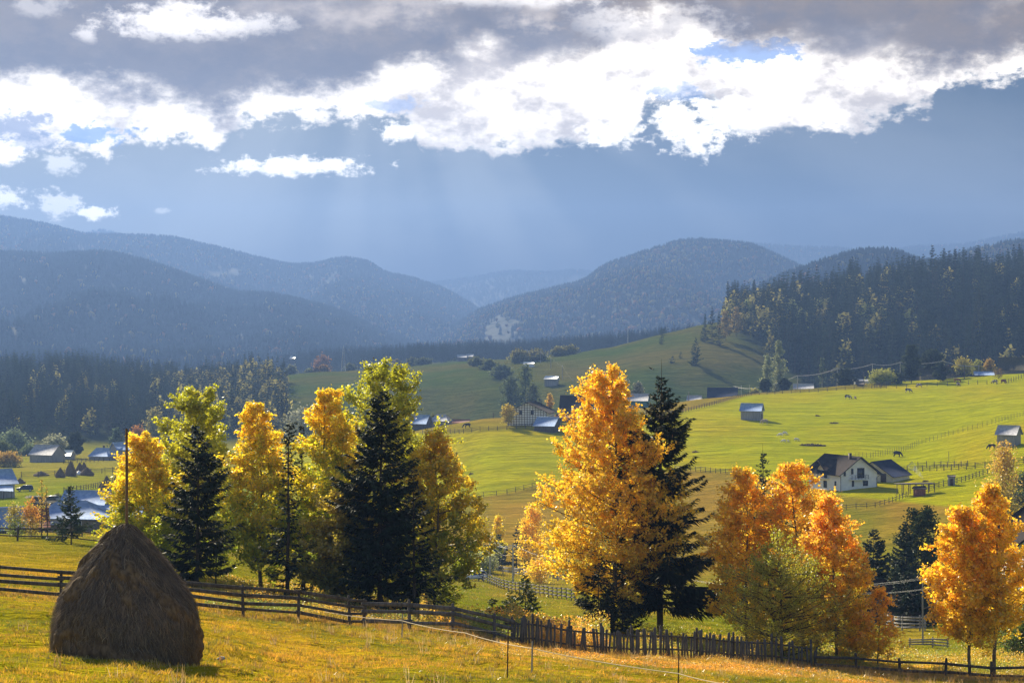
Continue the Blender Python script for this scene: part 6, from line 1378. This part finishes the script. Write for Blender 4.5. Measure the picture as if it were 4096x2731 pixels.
H = (.045+.10*np.clip(n1+.15, 0, 1)+.16*nearf*gg.random(len(P))**1.5+np.where(d > fr+1, .10, 0)*gg.random(len(P)))*gg.uniform(.6, 1.4, len(P))
H = np.where((px > 1250) & (d < fr) & (d > fr-22+np.clip((3000-px)/90, 0, 12)), H*1.5, H)
tt = np.clip(.42+1.1*n2+.5*n1+.5*nearf, 0, 1)
C = lerp3((.24,.24,.012), (.68,.37,.025), tt); rd = np.clip(nearf*.8+np.where((px > 1500) & (d > fr-14) & (d < fr), .45, 0)*np.clip(n1+.7, 0, 1.3), 0, 1)
C = C*(1-rd[:, None])+np.array((.55,.29,.05))*rd[:, None]; C = C*gg.uniform(.55, 1.35, (len(P), 1))
k = 260000; P = P[:k]; H = H[:k]; C = C[:k]
# the rest grows in tufts
TP, tpx, td = gsample(17000, -150, 4250, 30, 100, 1.7, 77); nb_ = 15; ti = np.repeat(np.arange(len(TP)), nb_)
tn = fbm(TP[:, 0]/1.3, TP[:, 1]/1.6, 3, 91); th_ = np.clip(.05+.13*tn+.05*gg.random(len(TP)), .04, .2)*np.where(td > np.interp(tpx, [0, 2044, 4092], [74, 84, 96]), 1.6, 1)
tc = lerp3((.18,.21,.012), (.80,.42,.04), np.clip(gg.random(len(TP))*.8+.35*fbm(TP[:, 0]/5, TP[:, 1]/6, 3, 19), 0, 1))*gg.uniform(.45, 1.4, (len(TP), 1))
P2 = TP[ti]+np.stack([gg.normal(0, .055, len(ti)), gg.normal(0, .055, len(ti)), 0*ti], 1)
P = np.vstack([P, P2]); H = np.concatenate([H, th_[ti]*gg.uniform(.5, 1.3, len(ti))]); C = np.vstack([C, tc[ti]*gg.uniform(.75, 1.2, (len(ti), 1))])
blades(P, H, gg.uniform(.014, .034, len(P)), C, .45, 3, label='mown golden green grass of the foreground meadow')
# dry weeds and seed stalks standing above the mown grass
WP, wpx_, wd_ = gsample(2600, -150, 4250, 32, 100, 1.7, 137); wf = np.interp(wpx_, [0, 1070, 2044, 2600, 3255, 4092], [74, 77, 84, 90, 95, 96]); gw = np.random.default_rng(66)
kp = (gw.random(len(WP)) < .10) | ((np.abs(wd_-wf) < 2.5) & (gw.random(len(WP)) < .9)) | ((wpx_ > 1300) & (wd_ > wf-14) & (gw.random(len(WP)) < .45)); WP = WP[kp]; ti = np.repeat(np.arange(len(WP)), 9)
P2 = WP[ti]+np.stack([gw.normal(0, .07, len(ti)), gw.normal(0, .07, len(ti)), 0*ti], 1); hh = (gw.uniform(.18, .5, len(WP)))[ti]*gw.uniform(.6, 1.1, len(ti))
wc = lerp3((.30,.16,.05), (.62,.46,.22), gw.random(len(WP)))[ti]*gw.uniform(.7, 1.2, (len(ti), 1))
blades(P2, hh, np.full(len(ti), .022), wc, .22, 13, name='dry_weeds', label='dry brown weeds and seed stalks along the fences of the foreground meadow')
P, px, d = gsample(90000, -150, 4250, 104, 335, 1.7, 15); n2 = fbm(P[:, 0]/6, P[:, 1]/9, 3, 29)
C = lerp3((.22,.25,.012), (.48,.31,.03), np.clip(.5+1.2*n2, 0, 1))*gg.uniform(.6, 1.3, (len(P), 1))
blades(P, (.08+.14*np.clip(n2+.4, 0, 1))*gg.uniform(.5, 1.4, len(P)), d*.00035, C, .5, 4, label='rough grass on the slopes behind the near fences')
# orange and green undergrowth behind the fence
def under(label, n, x0, x1, do, depth, hmax, cols, seed, ls=.07):
    g = np.random.default_rng(seed); px = g.uniform(x0, x1, n); fr = np.interp(px, [0, 1070, 2044, 2600, 3255, 4092], [74, 77, 84, 90, 95, 96]); d = fr+do+g.random(n)**1.3*depth
    X = (px-CX)/F*d; nn = fbm(X/1.6, d/2.2, 3, seed); hh = hmax*np.clip(.35+1.1*nn, .05, 1.1); z = zg(X, d)+hh*g.random(n)**.8
    c = np.stack([X, d, z], 1); A = g.normal(0, 1, (n, 3)); A /= np.linalg.norm(A, axis=1, keepdims=True); B_ = np.cross(A, g.normal(0, 1, (n, 3))); B_ /= np.linalg.norm(B_, axis=1, keepdims=True)
    s = ls*g.uniform(.6, 1.3, n)[:, None]; V = np.stack([c-A*s/2, c+B_*s*.4, c+A*s/2, c-B_*s*.4], 1).reshape(-1, 3)
    k = np.clip(.5+1.3*fbm(X/2.5+9, d/3, 3, seed+5)+g.normal(0, .15, n), 0, 1); C = lerp3(cols[0], cols[1], k)*g.uniform(.6, 1.3, (n, 1))
    o = obj('undergrowth', mesh('undergrowth', V, np.arange(n*4).reshape(n, 4), LEAF, np.repeat(C, 4, 0))); tag(o, label, 'undergrowth', kind='stuff')
under('orange and green low undergrowth behind the left rail fences', 42000, 820, 2080, 2.5, 38, .55, ((.20,.26,.04), (.70,.38,.06)), 61)
under('tangled orange undergrowth behind the low fence at the lower right', 60000, 2560, 4250, 1.0, 26, 1.0, ((.28,.34,.05), (.78,.44,.06)), 62)
under('orange herbs in the meadow along the front of the picket fence', 46000, 2000, 3600, -15, 13.6, .26, ((.60,.40,.06), (.88,.38,.05)), 63, .045)
under('shoulder high orange and green scrub in the gap behind the rail fence', 52000, 1680, 2440, 3, 16, 1.4, ((.28,.36,.04), (.90,.46,.06)), 64, .095)
under('orange leaved scrub around the feet of the trees of the left clump', 16000, 900, 1500, 12, 26, .8, ((.34,.36,.04), (.86,.46,.06)), 65)

# ------------------------------------------------------------------ haze
def build_haze():
    m, t, out = mat_new('mountain_air')
    v = t.n.new('ShaderNodeVolumePrincipled'); v.inputs['Color'].default_value = (.205,.352,.75,1)
    v.inputs['Density'].default_value = 1.5e-4; v.inputs['Anisotropy'].default_value = .35
    t.l.new(v.outputs[0], out.inputs['Volume'])
    b = MB(); b.box(-7600, 7600, -70, 7400, -85, 520)
    o = b.obj('haze', m); tag(o, kind='stuff')
build_haze()
